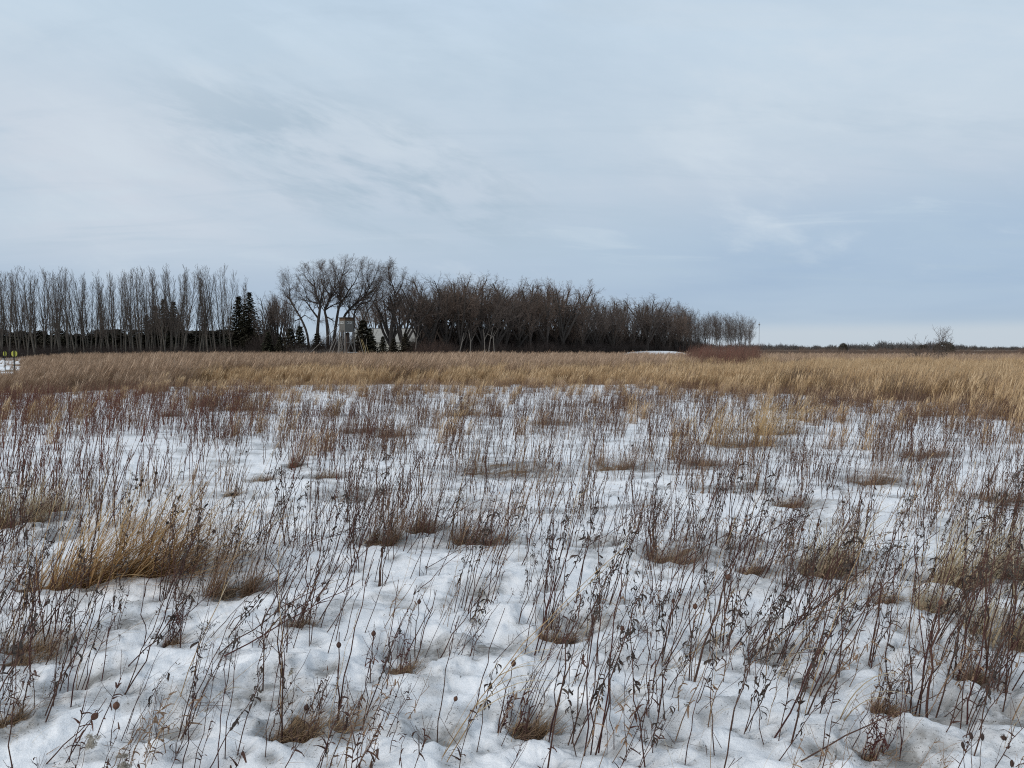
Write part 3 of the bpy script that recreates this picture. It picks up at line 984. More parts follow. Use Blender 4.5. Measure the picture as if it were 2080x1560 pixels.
def build_stalk_protos():
    for k in range(10):
        rng = random.Random(1000 + k)
        pts = stem_line(rng, 0.62)
        STALKS['bare'].append(Proto('dead_stalk', tube_mesh(stem_polys(rng, pts, 0.0032, rng.randint(0, 6)), 5, M_stalk)))
    for k in range(8):
        rng = random.Random(1100 + k)
        pts = stem_line(rng, 0.60)
        st = tube_mesh(stem_polys(rng, pts, 0.0032, 4), 5, M_stalk)
        lv = []
        lo = rng.uniform(0.1, 0.55)
        for i in range(rng.randint(10, 20)):
            t = rng.uniform(lo, 1.0)
            lv.append((along(pts, t), (rng.gauss(0, 0.4), rng.gauss(0, 0.4), rng.uniform(0, 2 * pi)), rng.uniform(0.6, 1.5), rng.randrange(7)))
        STALKS['leafy'].append(Proto('leafy_dead_stalk', st, (), lv))
    for k in range(6):
        rng = random.Random(1200 + k)
        pts = stem_line(rng, 0.58)
        polys = stem_polys(rng, pts, 0.0030, 3)
        cs = []
        for i in range(rng.randint(6, 11)):
            b = along(pts, rng.uniform(0.7, 1.0))
            az, ln = rng.uniform(0, 2 * pi), rng.uniform(0.03, 0.08)
            e = b + np.array([cos(az) * ln * 0.7, sin(az) * ln * 0.7, ln * rng.uniform(0.2, 0.8)])
            polys.append((np.array([b, (b + e) / 2 + (0, 0, 0.006), e]), [0.0009, 0.0007, 0.0005]))
            cs += [e, (b + e) / 2]
        V, Fq, t = flecks(rng, cs, 7, 0.006, 0.009)
        STALKS['panicle'].append(Proto('seeding_stalk', tube_mesh(polys, 4, M_stalk), [('seed_head', mesh_np('seed_head', V, Fq, M_umbel, False, {'t': t}))]))
    for k in range(6):
        rng = random.Random(1300 + k)
        pts = stem_line(rng, 0.55, bend=0.08)
        st = tube_mesh(stem_polys(rng, pts, 0.0056, 1), 5, M_stalk)
        c = along(pts, rng.uniform(0.80, 0.95))
        rr = rng.uniform(0.0105, 0.0135)
        V, Fq = blob((0, 0, 0), rr, rr * 1.0, 14, 11, 0.03, rng, tip=0.004)
        STALKS['gall'].append(Proto('gall_stalk', st, [('gall', mesh_np('gall', V, Fq, M_gall, True, {'t': np.full(len(V), 0.5)}), c)]))
    for k in range(4):
        rng = random.Random(1400 + k)
        pts = stem_line(rng, 0.60, bend=0.05)
        st = tube_mesh(stem_polys(rng, pts, 0.0048, 0), 5, M_stalk)
        c = pts[-1] + np.array([0, 0, 0.008])
        V, Fq = blob((0, 0, 0), 0.0062, 0.0135, 10, 9, 0.06, rng)
        STALKS['thimble'].append(Proto('thimble_head_stalk', st, [('seed_head', mesh_np('seed_head', V, Fq, M_head, True, {'t': np.full(len(V), 0.3)}), c)]))
    for k in range(4):
        rng = random.Random(1500 + k)
        pts = stem_line(rng, 0.62, bend=0.10)
        st = tube_mesh(stem_polys(rng, pts, 0.0036, 0), 5, M_stalk)
        c = pts[-1]
        a = blob((0, 0, 0), 0.011, 0.010, 10, 7, 0.12, rng)
        b = flecks(rng, [(0, 0, 0)], 60, 0.010, 0.010, 0.5)
        V, Fq, _ = join_vf([a, b[:2]])
        STALKS['bergamot'].append(Proto('round_head_stalk', st, [('seed_head', mesh_np('seed_head', V, Fq, M_head, False, {'t': np.full(len(V), 0.7)}), c)]))
    for k in range(4):
        rng = random.Random(1600 + k)
        pts = stem_line(rng, 0.55, bend=0.05)
        polys = stem_polys(rng, pts, 0.0021, 0)
        cs = []
        for i in range(13):
            b = along(pts, rng.uniform(0.80, 0.99))
            az, rr = rng.uniform(0, 2 * pi), rng.uniform(0.012, 0.060)
            e = np.array([pts[-1][0] + cos(az) * rr, pts[-1][1] + sin(az) * rr, pts[-1][2] + 0.03 + rng.uniform(-0.008, 0.008)])
            polys.append((np.array([b, b * 0.4 + e * 0.6 + (0, 0, -0.006), e]), [0.0011, 0.0009, 0.0008]))
            cs.append(e)
        V, Fq, t = flecks(rng, cs, 18, 0.008, 0.008, 1.2)
        STALKS['umbel'].append(Proto('flat_topped_stalk', tube_mesh(polys, 4, M_stalk), [('flower_head', mesh_np('flower_head', V, Fq, M_umbel, False, {'t': t}))]))
    for k in range(3):
        rng = random.Random(1700 + k)
        pts = stem_line(rng, 0.58, bend=0.1)
        polys = stem_polys(rng, pts, 0.0023, 0)
        cs = []
        for i in range(12):
            b = along(pts, rng.uniform(0.84, 1.0))
            az, ln = rng.gauss(0, 1.2), rng.uniform(0.02, 0.065)
            for q in np.linspace(0.3, 1, 4):
                cs.append(b + np.array([cos(az) * ln * q, sin(az) * ln * q, ln * (0.55 * q - 0.35 * q * q)]))
        V, Fq, t = flecks(rng, cs, 26, 0.007, 0.008, 0.9)
        STALKS['fluffy'].append(Proto('fluffy_stalk', tube_mesh(polys, 5, M_stalk), [('plume', mesh_np('plume', V, Fq, M_fluff, False, {'t': t}))]))
    for k in range(5):
        rng = random.Random(1800 + k)
        pts = stem_line(rng, 0.85, n=9, bend=0.2, wob=0.004)
        polys = stem_polys(rng, pts, 0.0018, 0)
        st = tube_mesh(polys, 5, M_straw)
        L = []
        for i in range(3):
            b = along(pts, rng.uniform(0.1, 0.5))
            L.append(blade(b, rng.gauss(0, 0.6), rng.uniform(0.3, 0.8), rng.uniform(0.15, 0.32), rng.uniform(0.6, 2.2), 0.004, 7, rng.uniform(-1, 1)))
        for i in range(14):
            b = along(pts, rng.uniform(0.86, 1.0))
            L.append(blade(b, rng.gauss(0, 0.7), 0.5, 0.018, 0.3, 0.0035, 3))
        V, Fq, t = ribbons(L)
        STALKS['culm'].append(Proto('straw_culm', st, [('blades', mesh_np('blades', V, Fq, M_pale, True, {'t': t}))]))
    for k in range(6):
        rng = random.Random(1900 + k)
        pts = stem_line(rng, 0.66, bend=0.06)
        STALKS['redbare'].append(Proto('red_stalk', tube_mesh(stem_polys(rng, pts, 0.0034, rng.randint(0, 4)), 5, M_stalk_red)))


build_stalk_protos()

STALK_INFO = {
    'bare': ('thin bare dark stalk standing in the near snow', 'dead stalk', 'bare dark stalks in the near snow'),
    'redbare': ('bare deep red stalk standing in the near snow', 'dead stalk', 'bare red stalks in the near snow'),
    'leafy': ('dead stalk hung with curled withered leaves in the near snow', 'dead stalk', 'leafy dead stalks in the near snow'),
    'panicle': ('thin stalk topped with small brown seed sprays in near snow', 'dead stalk', 'stalks with brown seed sprays'),
    'gall': ('dead stalk swollen into a round brown gall near its top', 'dead stalk', 'stalks with round galls'),
    'thimble': ('wiry stem carrying a black thimble-shaped seed head', 'seed head', 'thimble-shaped black seed heads'),
    'bergamot': ('thin stem with a dark spiky ball-shaped seed head', 'seed head', 'round dark seed heads'),
    'umbel': ('stalk spreading into a flat grey-brown flower cluster', 'dead flower', 'flat-topped grey flower stalks'),
    'fluffy': ('stalk with a pale fluffy grey seed plume', 'dead flower', 'fluffy pale seed plumes'),
    'culm': ('single long straw-coloured grass stalk arching over the snow', 'grass stalk', 'single straw-coloured grass stalks'),
}


NICK = {0: 'loose hay-coloured clump', 1: 'flattened whitish grass', 2: 'brown melt-hole clump', 3: 'wide dark grass mat', 4: 'dark stalky mat',
        5: 'three wiry clumps', 6: 'three wiry clumps', 7: 'three wiry clumps', 10: 'oblong brown tussock', 11: 'small dark hollow tussock', 12: 'tan brown-based clump',
        13: 'snow mound tussock', 14: 'thin brown tussock', 15: 'tall pale clump', 16: 'big pale clump', 17: 'tall whitish clump', 18: 'narrow straw tuft', 19: 'mossy round tussock', 20: 'wide hollow tussock',
        21: 'little hollow tussock', 22: 'red stubble clump', 23: 'tangled dark tussock', 24: 'tan tuft in slush', 25: 'tiny tuft in slush', 26: 'tiny dark tuft', 27: 'tiny red tuft'}
NPOS = [(ground(TUFTS[k][0], TUFTS[k][1]), v) for k, v in NICK.items()] + [(ground(a, b), 'large straw clump') for a, b, _ in BIG_STRAW]


def stalk_label(kind, x, y, lean, length):
    what = {'bare': 'bare dark stalk', 'redbare': 'bare deep red stalk', 'leafy': 'dead stalk with curled leaves', 'panicle': 'stalk with brown seed sprays',
            'gall': 'stalk with round brown gall', 'thimble': 'wiry stem with black thimble seed head', 'bergamot': 'thin stem with dark spiky ball head',
            'umbel': 'stalk with flat grey flower cluster', 'fluffy': 'stalk with pale fluffy seed plume', 'culm': 'straw-coloured grass stalk'}[kind]
    size = 'short' if length < 0.33 else ('tall' if length > 0.60 else 'middling')
    pose = 'upright' if abs(lean) < 0.17 else ('fallen' if lean > 0.68 else ('strongly slanting' if lean > 0.40 else 'slanting'))
    d, near = min((math.hypot(p[0] - x, p[1] - y), v) for p, v in NPOS)
    place = 'beside the ' + near if d < 0.42 else ('near the ' + near if d < 0.8 else 'in open snow')
    lb = '%s %s %s %s' % (size, pose, what, place)
    return lb, STALK_INFO[kind][2]


FEET = []


def plant(kind, x, y, lean, az, scale, var=None, label=None):
    FEET.append((x, y))
    pr = STALKS[kind][R.randrange(len(STALKS[kind])) if var is None else var % len(STALKS[kind])]
    z = h1(x, y)
    _, cat, _ = STALK_INFO[kind]
    lb, grp = stalk_label(kind, x, y, lean, scale * (0.86 if kind == 'culm' else 0.6))
    if not pr.parts and not pr.leaves:
        o = obj(pr.name, pr.stem)
        o.location = (x, y, z); o.rotation_euler = (0, lean, az); o.scale = (scale,) * 3
    else:
        o = empty(pr.name, (x, y, z), (0, lean, az), scale)
        obj('stem', pr.stem, o)
        for pt in pr.parts:
            c = obj(pt[0], pt[1], o)
            if len(pt) > 2:
                c.location = pt[2]; c.scale = (1 / max(scale, 0.3),) * 3
            else:
                c['kind'] = 'stuff'
        for p, r, s, k in pr.leaves:
            c = obj('leaf', LEAF_ME[k], o, p)
            c.rotation_euler = r; c.scale = (s / max(scale, 0.3) ** 0.7,) * 3
    tag(o, label or lb, cat, None if label else grp)
    return o


def plant_px(kind, bx, by, tx, ty, label=None):
    """stalk rooted at photo pixel (bx, by) whose head is seen at (tx, ty)"""
    x, y = ground(bx, by)
    p = at(tx, ty, y + R.uniform(-0.03, 0.03))
    dx, dz = p[0] - x, p[2] - h1(x, y)
    ln = math.hypot(dx, dz)
    H = {'gall': 0.49, 'thimble': 0.60, 'bergamot': 0.62, 'umbel': 0.57, 'fluffy': 0.55, 'culm': 0.86, 'panicle': 0.58, 'leafy': 0.6, 'bare': 0.62, 'redbare': 0.66}[kind]
    bend = {'culm': 0.10}.get(kind, 0.04)
    return plant(kind, x, y, math.atan2(dx, dz) - bend, R.gauss(0, 0.1), ln / H, None, label)


def build_near_stalks():
    for b in [(225, 1528, 234, 1433), (100, 1558, 197, 1452), (632, 1330, 646, 1215), (688, 1480, 683, 1308), (843, 1330, 848, 1228),
              (752, 1400, 758, 1285), (1012, 1500, 1040, 1348), (905, 1485, 927, 1418), (1245, 1360, 1268, 1277), (1845, 1065, 1855, 985),
              (1883, 1475, 1907, 1232), (2004, 1361, 2007, 1147), (1412, 1382, 1483, 1164), (1640, 1185, 1626, 1071), (1652, 1170, 1658, 1067),
              (1400, 1320, 1416, 1223), (600, 1505, 622, 1437), (560, 1535, 568, 1497), (735, 1110, 764, 1095), (860, 1180, 866, 1150),
              (130, 1310, 136, 1273), (1365, 1300, 1364, 1215)]:
        plant_px('gall', *b)
    for b in [(1968, 1640, 1968, 1524), (1979, 1640, 1979, 1500), (1985, 1625, 1994, 1497), (2047, 1650, 2047, 1543)]:
        plant_px('thimble', *b)
    for b in [(2018, 1590, 2033, 1496), (255, 1130, 279, 975), (262, 1140, 287, 975), (270, 1128, 285, 984), (250, 1120, 272, 991), (290, 1120, 311, 962),
              (330, 1150, 357, 1012), (285, 1160, 300, 1016), (245, 1150, 262, 1017), (380, 1170, 402, 1032), (490, 1010, 500, 917), (340, 1140, 349, 1028),
              (330, 1185, 338, 1062), (60, 1190, 64, 1068), (668, 1160, 672, 1012), (1290, 1010, 1281, 905)]:
        plant_px('bergamot', *b)
    for b in [(1800, 1260, 1834, 1116), (1715, 1230, 1723, 1116), (1750, 1240, 1765, 1124), (235, 1340, 252, 1266), (230, 1360, 243, 1295),
              (1470, 1150, 1495, 1056), (390, 1210, 410, 1100), (1640, 1040, 1700, 990)]:
        plant_px('umbel', *b)
    for b in [(380, 1500, 418, 1442), (570, 1440, 585, 1367), (215, 1760, 255, 1532), (140, 1720, 172, 1508), (1360, 1480, 1395, 1430), (1850, 1180, 1862, 1130)]:
        plant_px('fluffy', *b)
    for b in [(905, 1562, 1235, 1083), (915, 1566, 1205, 1130), (900, 1575, 1010, 1330), (1250, 1450, 1480, 1280), (1245, 1430, 1400, 1300),
              (10, 1300, 130, 1140), (-10, 1290, 110, 1150), (20, 1310, 140, 1180), (1560, 1480, 1630, 1250), (1850, 1300, 1900, 1090), (2040, 1540, 2090, 1360),
              (2045, 1540, 2100, 1380), (1700, 1330, 1760, 1150), (1450, 1260, 1560, 1120), (620, 1560, 700, 1420), (930, 1330, 1010, 1180), (780, 1330, 850, 1120),
              (1640, 1500, 1600, 1330), (1380, 1560, 1400, 1470), (1420, 1540, 1440, 1440)]:
        plant_px('culm', *b)
    # a few broken stalks lying across the others
    for b in [(1800, 1310, 1912, 1415), (1660, 1425, 1760, 1365), (1420, 1425, 1500, 1375)]:
        plant_px('bare', b[0], b[1] + 40, b[2], b[3])
    # the even scatter of stalks
    n = 0
    quota = {'bare': 295, 'leafy': 285, 'panicle': 110, 'redbare': 120, 'culm': 60, 'bergamot': 6}
    kinds = [k for k, c in quota.items() for _ in range(c)]
    R.shuffle(kinds)
    while n < len(kinds):
        px = R.uniform(-120, 2200)
        y = math.sqrt(R.uniform(2.75 ** 2, 6.6 ** 2))
        x = (px - 1040) / F * y
        dens = 0.62 + 0.62 * float(vn(np.array([x * 0.9]), np.array([y * 0.9]), 71)[0]) + (0.25 if px > 1350 else 0)
        if R.random() > dens or R.random() < 0.7 * float(openness(np.array([x]), np.array([y]))[0]):
            continue
        kind = kinds[n]
        if kind == 'leafy' and R.random() < 0.4 and px < 1000:
            continue
        lean = max(-0.2, R.gauss(0.24, 0.22))
        if R.random() < 0.06:
            lean = R.uniform(0.7, 1.25)
        sc = R.uniform(0.45, 1.22) * (1.0 if y < 5 else 1.05)
        plant(kind, x, y, lean, R.gauss(0, 0.5), sc)
        n += 1
        # often two or three more from the same root
        if R.random() < 0.35:
            for _ in range(R.randint(1, 3)):
                if n < len(kinds):
                    plant(kinds[n], x + R.gauss(0, 0.035), y + R.gauss(0, 0.035), lean + R.gauss(0, 0.1), R.gauss(0, 0.5), min(1.15, sc * R.uniform(0.7, 1.1)))
                    n += 1


build_near_stalks()

# ------------------------------------------------------------------ grass clumps of the foreground
def stalk_group_mesh(seed, mat, n, spread, H, r, leaves=0, lean=0.09, twigs=3):
    rng = random.Random(seed)
    polys, L = [], []
    for _ in range(n):
        b = np.array([rng.gauss(0, spread), rng.gauss(0, spread), 0])
        pts = stem_line(rng, H * rng.uniform(0.55, 1.1), n=5, bend=0.1, wob=0.007)
        le = rng.gauss(lean, 0.12)
        c_, s_ = cos(le), sin(le)
        pts = np.stack([pts[:, 0] * c_ + pts[:, 2] * s_, pts[:, 1], pts[:, 2] * c_ - pts[:, 0] * s_], 1) + b
        polys.append((pts, [r * (1 - 0.5 * i / 4) for i in range(5)]))
        for _k in range(rng.randint(0, twigs)):
            q = along(pts, rng.uniform(0.5, 1.0))
            az, ln = rng.uniform(0, 2 * pi), rng.uniform(0.04, 0.12)
            polys.append((np.array([q, q + np.array([cos(az) * ln * .35, sin(az) * ln * .35, ln * .5]), q + np.array([cos(az) * ln * .6, sin(az) * ln * .6, ln])]), [r * .5, r * .4, r * .3]))
        for _k in range(leaves):
            q = along(pts, rng.uniform(0.25, 1.0))
            az = rng.uniform(0, 2 * pi)
            L.append(blade(q, az, rng.uniform(0.8, 2.0), rng.uniform(0.02, 0.05), rng.uniform(0.5, 2.4), 0.010, 4, rng.uniform(-1, 1), 0.4))
    V, Fq, t = tubes(polys, 4)
    if L:
        V2, F2, t2 = ribbons(L)
        V, Fq, t = join_vf([(V, Fq, t), (V2, F2, t2)])
    return mesh_np('stalks', V, Fq, mat, True, {'t': t})


def clump_mesh(seed, kind, wid, hei):
    """swept, matted blades of a clump `wid` metres wide and `hei` metres tall, made of several uneven sub-tufts"""
    rng = random.Random(seed)
    L, T = [], []
    nb = {'pale': 230, 'clump': 300, 'red': 280, 'gold': 340, 'thatch': 170}[kind]
    w = {'pale': 0.0058, 'clump': 0.0036, 'red': 0.0034, 'gold': 0.0060, 'thatch': 0.0032}[kind]
    subs = [(rng.uniform(-0.42, 0.42) * wid, rng.uniform(-0.25, 0.25) * wid, rng.uniform(0.5, 1.15), rng.uniform(0.10, 0.8), rng.gauss(0, 0.4)) for _ in range(rng.randint(3, 6))]
    for _ in range(nb):
        sx, sy, sh, sl, sa = subs[rng.randrange(len(subs))]
        bx, by = sx + rng.gauss(0, wid * 0.10), sy + rng.gauss(0, wid * 0.07)
        L.append(blade((bx, by, -0.02), sa + rng.gauss(0, 0.6), abs(rng.gauss(sl, 0.22)), hei * sh * rng.uniform(0.45, 1.3),
                       rng.uniform(0.0, 1.3) if kind != 'red' else rng.uniform(-0.2, 0.6), w * rng.uniform(0.6, 1.4), 6, rng.uniform(-1.3, 1.3), 0.2))
    nt_ = {'pale': 330, 'clump': 330, 'red': 300, 'gold': 330, 'thatch': 430}[kind]
    low = max(0.05, min(0.12, wid * 0.30))
    for _ in range(nt_):
        sx, sy, sh, sl, sa = subs[rng.randrange(len(subs))]
        bx, by = sx + rng.gauss(0, wid * 0.19), sy + rng.gauss(0, wid * 0.13)
        T.append(blade((bx, by, -0.03 + 0.02 * rng.random()), rng.gauss(sa, 1.1), rng.uniform(0.75, 1.5), low * rng.uniform(0.8, 2.8), rng.uniform(0.0, 0.8),
                       0.0036 * rng.uniform(0.6, 1.3), 6, rng.uniform(-1.3, 1.3), 0.3))
    return ribbons(L), ribbons(T)


def build_clumps():
    mats = {'pale': M_pale, 'clump': M_clump, 'red': M_clump, 'gold': M_straw, 'thatch': M_thatch}
    for i, (px, py, w, h, kind, lb) in enumerate(TUFTS):
        x, y = ground(px, py)
        wid, hei = w / F * y, h / F * y
        (V, Fq, t), (V2, F2, t2) = clump_mesh(3000 + i, kind, wid, hei * 0.95)
        o = empty('grass_clump', (x, y + 0.12 * wid, h1(x, y + 0.12 * wid)))
        obj('blades', mesh_np('blades', V, Fq, mats[kind], True, {'t': t}), o)['kind'] = 'stuff'
        obj('thatch', mesh_np('thatch', V2, F2, M_thatch, True, {'t': t2}), o)['kind'] = 'stuff'
        if y < 8.5:
            me = stalk_group_mesh(3500 + i, M_stalk_red if i % 2 else M_stalk, 9, wid * 0.30, max(0.22, min(0.5, hei * 1.6)), 0.0022, 5, 0.22, 4)
            obj('stalks', me, o)['kind'] = 'stuff'
        tag(o, lb, 'grass clump')
    # the big straw clump blown over towards one side
    rng = random.Random(77)
    cx, cy = ground(200, 1180)
    root = empty('straw_clump', (cx, cy, h1(cx, cy)))
    tag(root, 'large straw-coloured grass clump with long broad blades blown over the snow', 'grass clump')
    L1, L2, T = [], [], []
    for px, py, s in BIG_STRAW:
        x, y = ground(px, py)
        bx, by = x - cx, y - cy
        for _ in range(int(150 * s)):
            L1.append(blade((bx + rng.gauss(0, 0.10), by + rng.gauss(0, 0.08), -0.02), rng.gauss(0.05, 0.35), max(0.1, rng.gauss(0.70, 0.28)),
                            rng.uniform(0.45, 1.15), rng.uniform(0.0, 0.9), rng.uniform(0.006, 0.013), 8, rng.uniform(-0.8, 0.8), 0.12))
        for _ in range(int(90 * s)):
            L2.append(blade((bx + rng.gauss(0, 0.08), by + rng.gauss(0, 0.07), -0.02), rng.gauss(0.0, 0.5), rng.uniform(0.5, 1.2),
                            rng.uniform(0.45, 1.10), rng.uniform(0.0, 0.6), rng.uniform(0.007, 0.013), 8, rng.uniform(-0.8, 0.8), 0.12))
        for _ in range(int(330 * s)):
            T.append(blade((bx + rng.gauss(0, 0.10), by + rng.gauss(0, 0.07), -0.02), rng.gauss(0, 1.2), rng.uniform(0.5, 1.4),
                           rng.uniform(0.12, 0.34), rng.uniform(0.2, 1.9), rng.uniform(0.003, 0.006), 7, rng.uniform(-1, 1), 0.2))
    for nm, LL, m in (('blades', L1, M_straw), ('dry_blades', L2, M_orange), ('thatch', T, M_thatch)):
        V, Fq, t = ribbons(LL)
        obj(nm, mesh_np(nm, V, Fq, m, True, {'t': t}), root)['kind'] = 'stuff'
    # a cluster of three broad bent blades
    for px, py, lb in [(1580, 1400, 'pair of bent pale blades folded over beside leafy stalks'), (1700, 1480, 'broken whitish blade drooping over slushy snow')]:
        x, y = ground(px, py)
        LL = [blade((rng.gauss(0, 0.02), 0, -0.02), rng.gauss(0, 0.3), rng.uniform(0.2, 0.8), rng.uniform(0.25, 0.45), rng.uniform(1.2, 2.4), 0.008, 10, rng.uniform(-0.5, 0.5)) for _ in range(5)]
        V, Fq, t = ribbons(LL)
        o = empty('bent_grass', (x, y, h1(x, y)))
        obj('blades', mesh_np('blades', V, Fq, M_pale, True, {'t': t}), o)['kind'] = 'stuff'
        tag(o, lb, 'grass clump')


build_clumps()
build_ground()


# ------------------------------------------------------------------ the mass of stalks farther out
def build_stalk_mass():
    thin = [stalk_group_mesh(5000 + i, M_stalk_mid, 3, 0.09, 0.54, 0.0042, 3) for i in range(8)]
    leafy = [stalk_group_mesh(5100 + i, M_stalk_mid if i % 2 else M_stalk, 3, 0.08, 0.54, 0.0042, 13) for i in range(6)]
    red = [stalk_group_mesh(5200 + i, M_red_mid, 4, 0.09, 0.62, 0.0046, 1, 0.12) for i in range(6)]
    tan = [stalk_group_mesh(5300 + i, M_clump, 5, 0.08, 0.50, 0.0034, 5) for i in range(5)]

    def put(name, n, d0, d1, p0, p1, src, seed, thr, sc, label, cat, extra=None):
        x, y, px = fan(n, d0, d1, p0, p1)
        q = y - edge_dist(px)
        m = (vn(x * 0.45, y * 0.35, seed) + 0.7 * vn(x * 1.9, y * 1.5, seed + 1) > thr) & (q < 2.5) & (NPR.uniform(0, 1, n) > 0.85 * openness(x, y))
        if extra is not None:
            m &= extra(x, y, px)
        x, y = x[m], y[m]
        k = len(x)
        z = snow_h(x, y)
        rots = np.stack([NPR.normal(0, 0.04, k), NPR.normal(0.0, 0.08, k), NPR.normal(0, 0.5, k)], 1)
        s = NPR.uniform(sc[0], sc[1], k)
        scatter(name, np.stack([x, y, z - 0.01], 1), rots, np.stack([s, s, s], 1), NPR.randint(0, len(src), k), src, label, cat)
    put('thin_stalks', 5000, 6.3, 31, -160, 2240, thin, 81, -0.12, (0.6, 1.1), 'countless thin dark stalks standing in the middle snow', 'dead stalks')
    put('leafy_stalks', 3400, 6.5, 24, 380, 2240, leafy, 83, 0.02, (0.6, 1.15), 'mass of dark stalks with withered leaves in the middle snow', 'dead stalks')
    put('red_stalks', 1300, 7.0, 25, -160, 760, red, 85, -0.25, (0.75, 1.15), 'mass of deep red stalks in snow before the brown grass', 'dead stalks',
        lambda x, y, px: NPR.uniform(0, 1, len(px)) < np.interp(px, [0, 250, 500, 760], [1.0, 0.8, 0.45, 0.15]))
    put('tan_stubble', 3800, 7.0, 33, -160, 2240, tan, 87, 0.05, (0.5, 1.1), 'patches of tan brown stubble between the dark stalks', 'dry stubble')
    put('edge_stalks', 3300, 14, 34, -160, 2240, tan + thin, 89, -0.45, (0.55, 1.0), 'dense brown stalks along the edge of the tall grass', 'dead stalks',
        lambda x, y, px: (y - edge_dist(px)) > -9 * NPR.uniform(0.2, 1, len(px)))
    small = [stalk_group_mesh(5600 + i, M_stalk if i % 2 else M_clump, 3, 0.10, 0.34, 0.0021, 6, 0.32, 5) for i in range(8)]
    extra = [stalk_group_mesh(5700 + i, M_stalk_red if i % 3 == 0 else M_stalk, 3, 0.10, 0.60, 0.0034, 4 * (i % 2), 0.30, 4) for i in range(8)]
    put('crowded_stalks', 230, 3.6, 7.2, -160, 2240, extra, 97, -0.15, (0.5, 1.1), 'further crowded dark stalks standing between the near ones', 'dead stalks')
    put('small_stalks', 620, 2.6, 7.5, -160, 2240, small, 93, -0.30, (0.5, 1.25), 'small wiry weeds and leaf shreds between the near stalks', 'dead weeds')
    # fine pale threads of grass and crumbs of leaf lying on the near snow
    th = []
    for k in range(5):
        rng = random.Random(5400 + k)
        L = [blade((rng.gauss(0, .05), rng.gauss(0, .05), -0.01), rng.gauss(0, 1.0), rng.uniform(0.2, 1.0), rng.uniform(0.1, 0.38), rng.uniform(0.2, 2.2), 0.0016, 7, rng.uniform(-1, 1), 0.4) for _ in range(5)]
        V, Fq, t = ribbons(L)
        th.append(mesh_np('threads', V, Fq, M_clump if k % 2 else M_pale, True, {'t': t}))
    x, y, px = fan(800, 2.6, 14)
    m = vn(x * 0.8, y * 0.8, 91) > -0.1
    x, y = x[m], y[m]; k = len(x)
    scatter('fine_grass_threads', np.stack([x, y, snow_h(x, y)], 1), np.stack([np.zeros(k), np.zeros(k), NPR.normal(0, 0.8, k)], 1),
            np.ones((k, 3)) * NPR.uniform(0.6, 1.2, (k, 1)), NPR.randint(0, 5, k), th, 'fine curled grass threads scattered over the near snow', 'grass')
    bits = []
    for k in range(4):
        rng = random.Random(5800 + k)
        L = [blade((rng.gauss(0, .06), rng.gauss(0, .06), 0.004), rng.uniform(0, 6.28), rng.uniform(1.35, 1.6), rng.uniform(0.03, 0.14), rng.uniform(-0.2, 0.3), 0.0028, 4, 0, 0.6) for _ in range(5)]
        V, Fq, t = ribbons(L)
        bits.append(mesh_np('bits', V, Fq, (M_thatch, M_clump, M_leaf, M_stalk)[k], True, {'t': t}))
    x, y, px = fan(1500, 2.5, 10)
    m = (dirt_at(x, y) + NPR.uniform(0, 0.9, len(x))) > 0.70
    x, y = x[m], y[m]; k = len(x)
    scatter('straw_litter', np.stack([x, y, snow_h(x, y)], 1), np.stack([np.zeros(k), np.zeros(k), NPR.uniform(0, 6.28, k)], 1),
            np.ones((k, 3)) * NPR.uniform(0.6, 1.3, (k, 1)), NPR.randint(0, 4, k), bits, 'broken straws lying flat on the dirty snow', 'straw litter')
    x, y, px = fan(4200, 2.5, 11)
    m = (dirt_at(x, y) + NPR.uniform(0, 0.9, len(x))) > 0.80
    x, y = x[m], y[m]; k = len(x)
    scatter('leaf_litter', np.stack([x, y, snow_h(x, y) + 0.003], 1), NPR.uniform(-0.6, 6.28, (k, 3)) * np.array([0.25, 0.25, 1]),
            np.ones((k, 3)) * NPR.uniform(0.12, 0.5, (k, 1)), NPR.randint(0, 7, k), LEAF_ME, 'crumbs of dead leaf lying in the dirty snow', 'leaf litter')


build_stalk_mass()

# ------------------------------------------------------------------ trees


def norm(v):
    return v / (np.linalg.norm(v) + 1e-9)


def grow(out, p, d, L, r, lvl, P, rng):
    """recursive bare branch; out[lvl] collects polylines"""
    n = P['seg'][lvl]
    pts = [p.copy()]
    rad = [r]
    st = L / (n - 1)
    up = np.array([0, 0, 1.0])
    for i in range(1, n):
        d = norm(d + np.array([rng.gauss(0, 1), rng.gauss(0, 1), rng.gauss(0, 1)]) * P['wob'][lvl] + up * P['up'][lvl] + np.array([P['wind'][lvl], 0, 0]))
        p = p + d * st
        pts.append(p.copy())
        rad.append(r * (1 - (1 - P['taper'][lvl]) * i / (n - 1)))
    out[lvl].append((np.array(pts), np.array(rad)))
    if lvl + 1 < len(P['seg']):
        side_branches(out, np.array(pts), np.array(rad), L, lvl, P, rng)


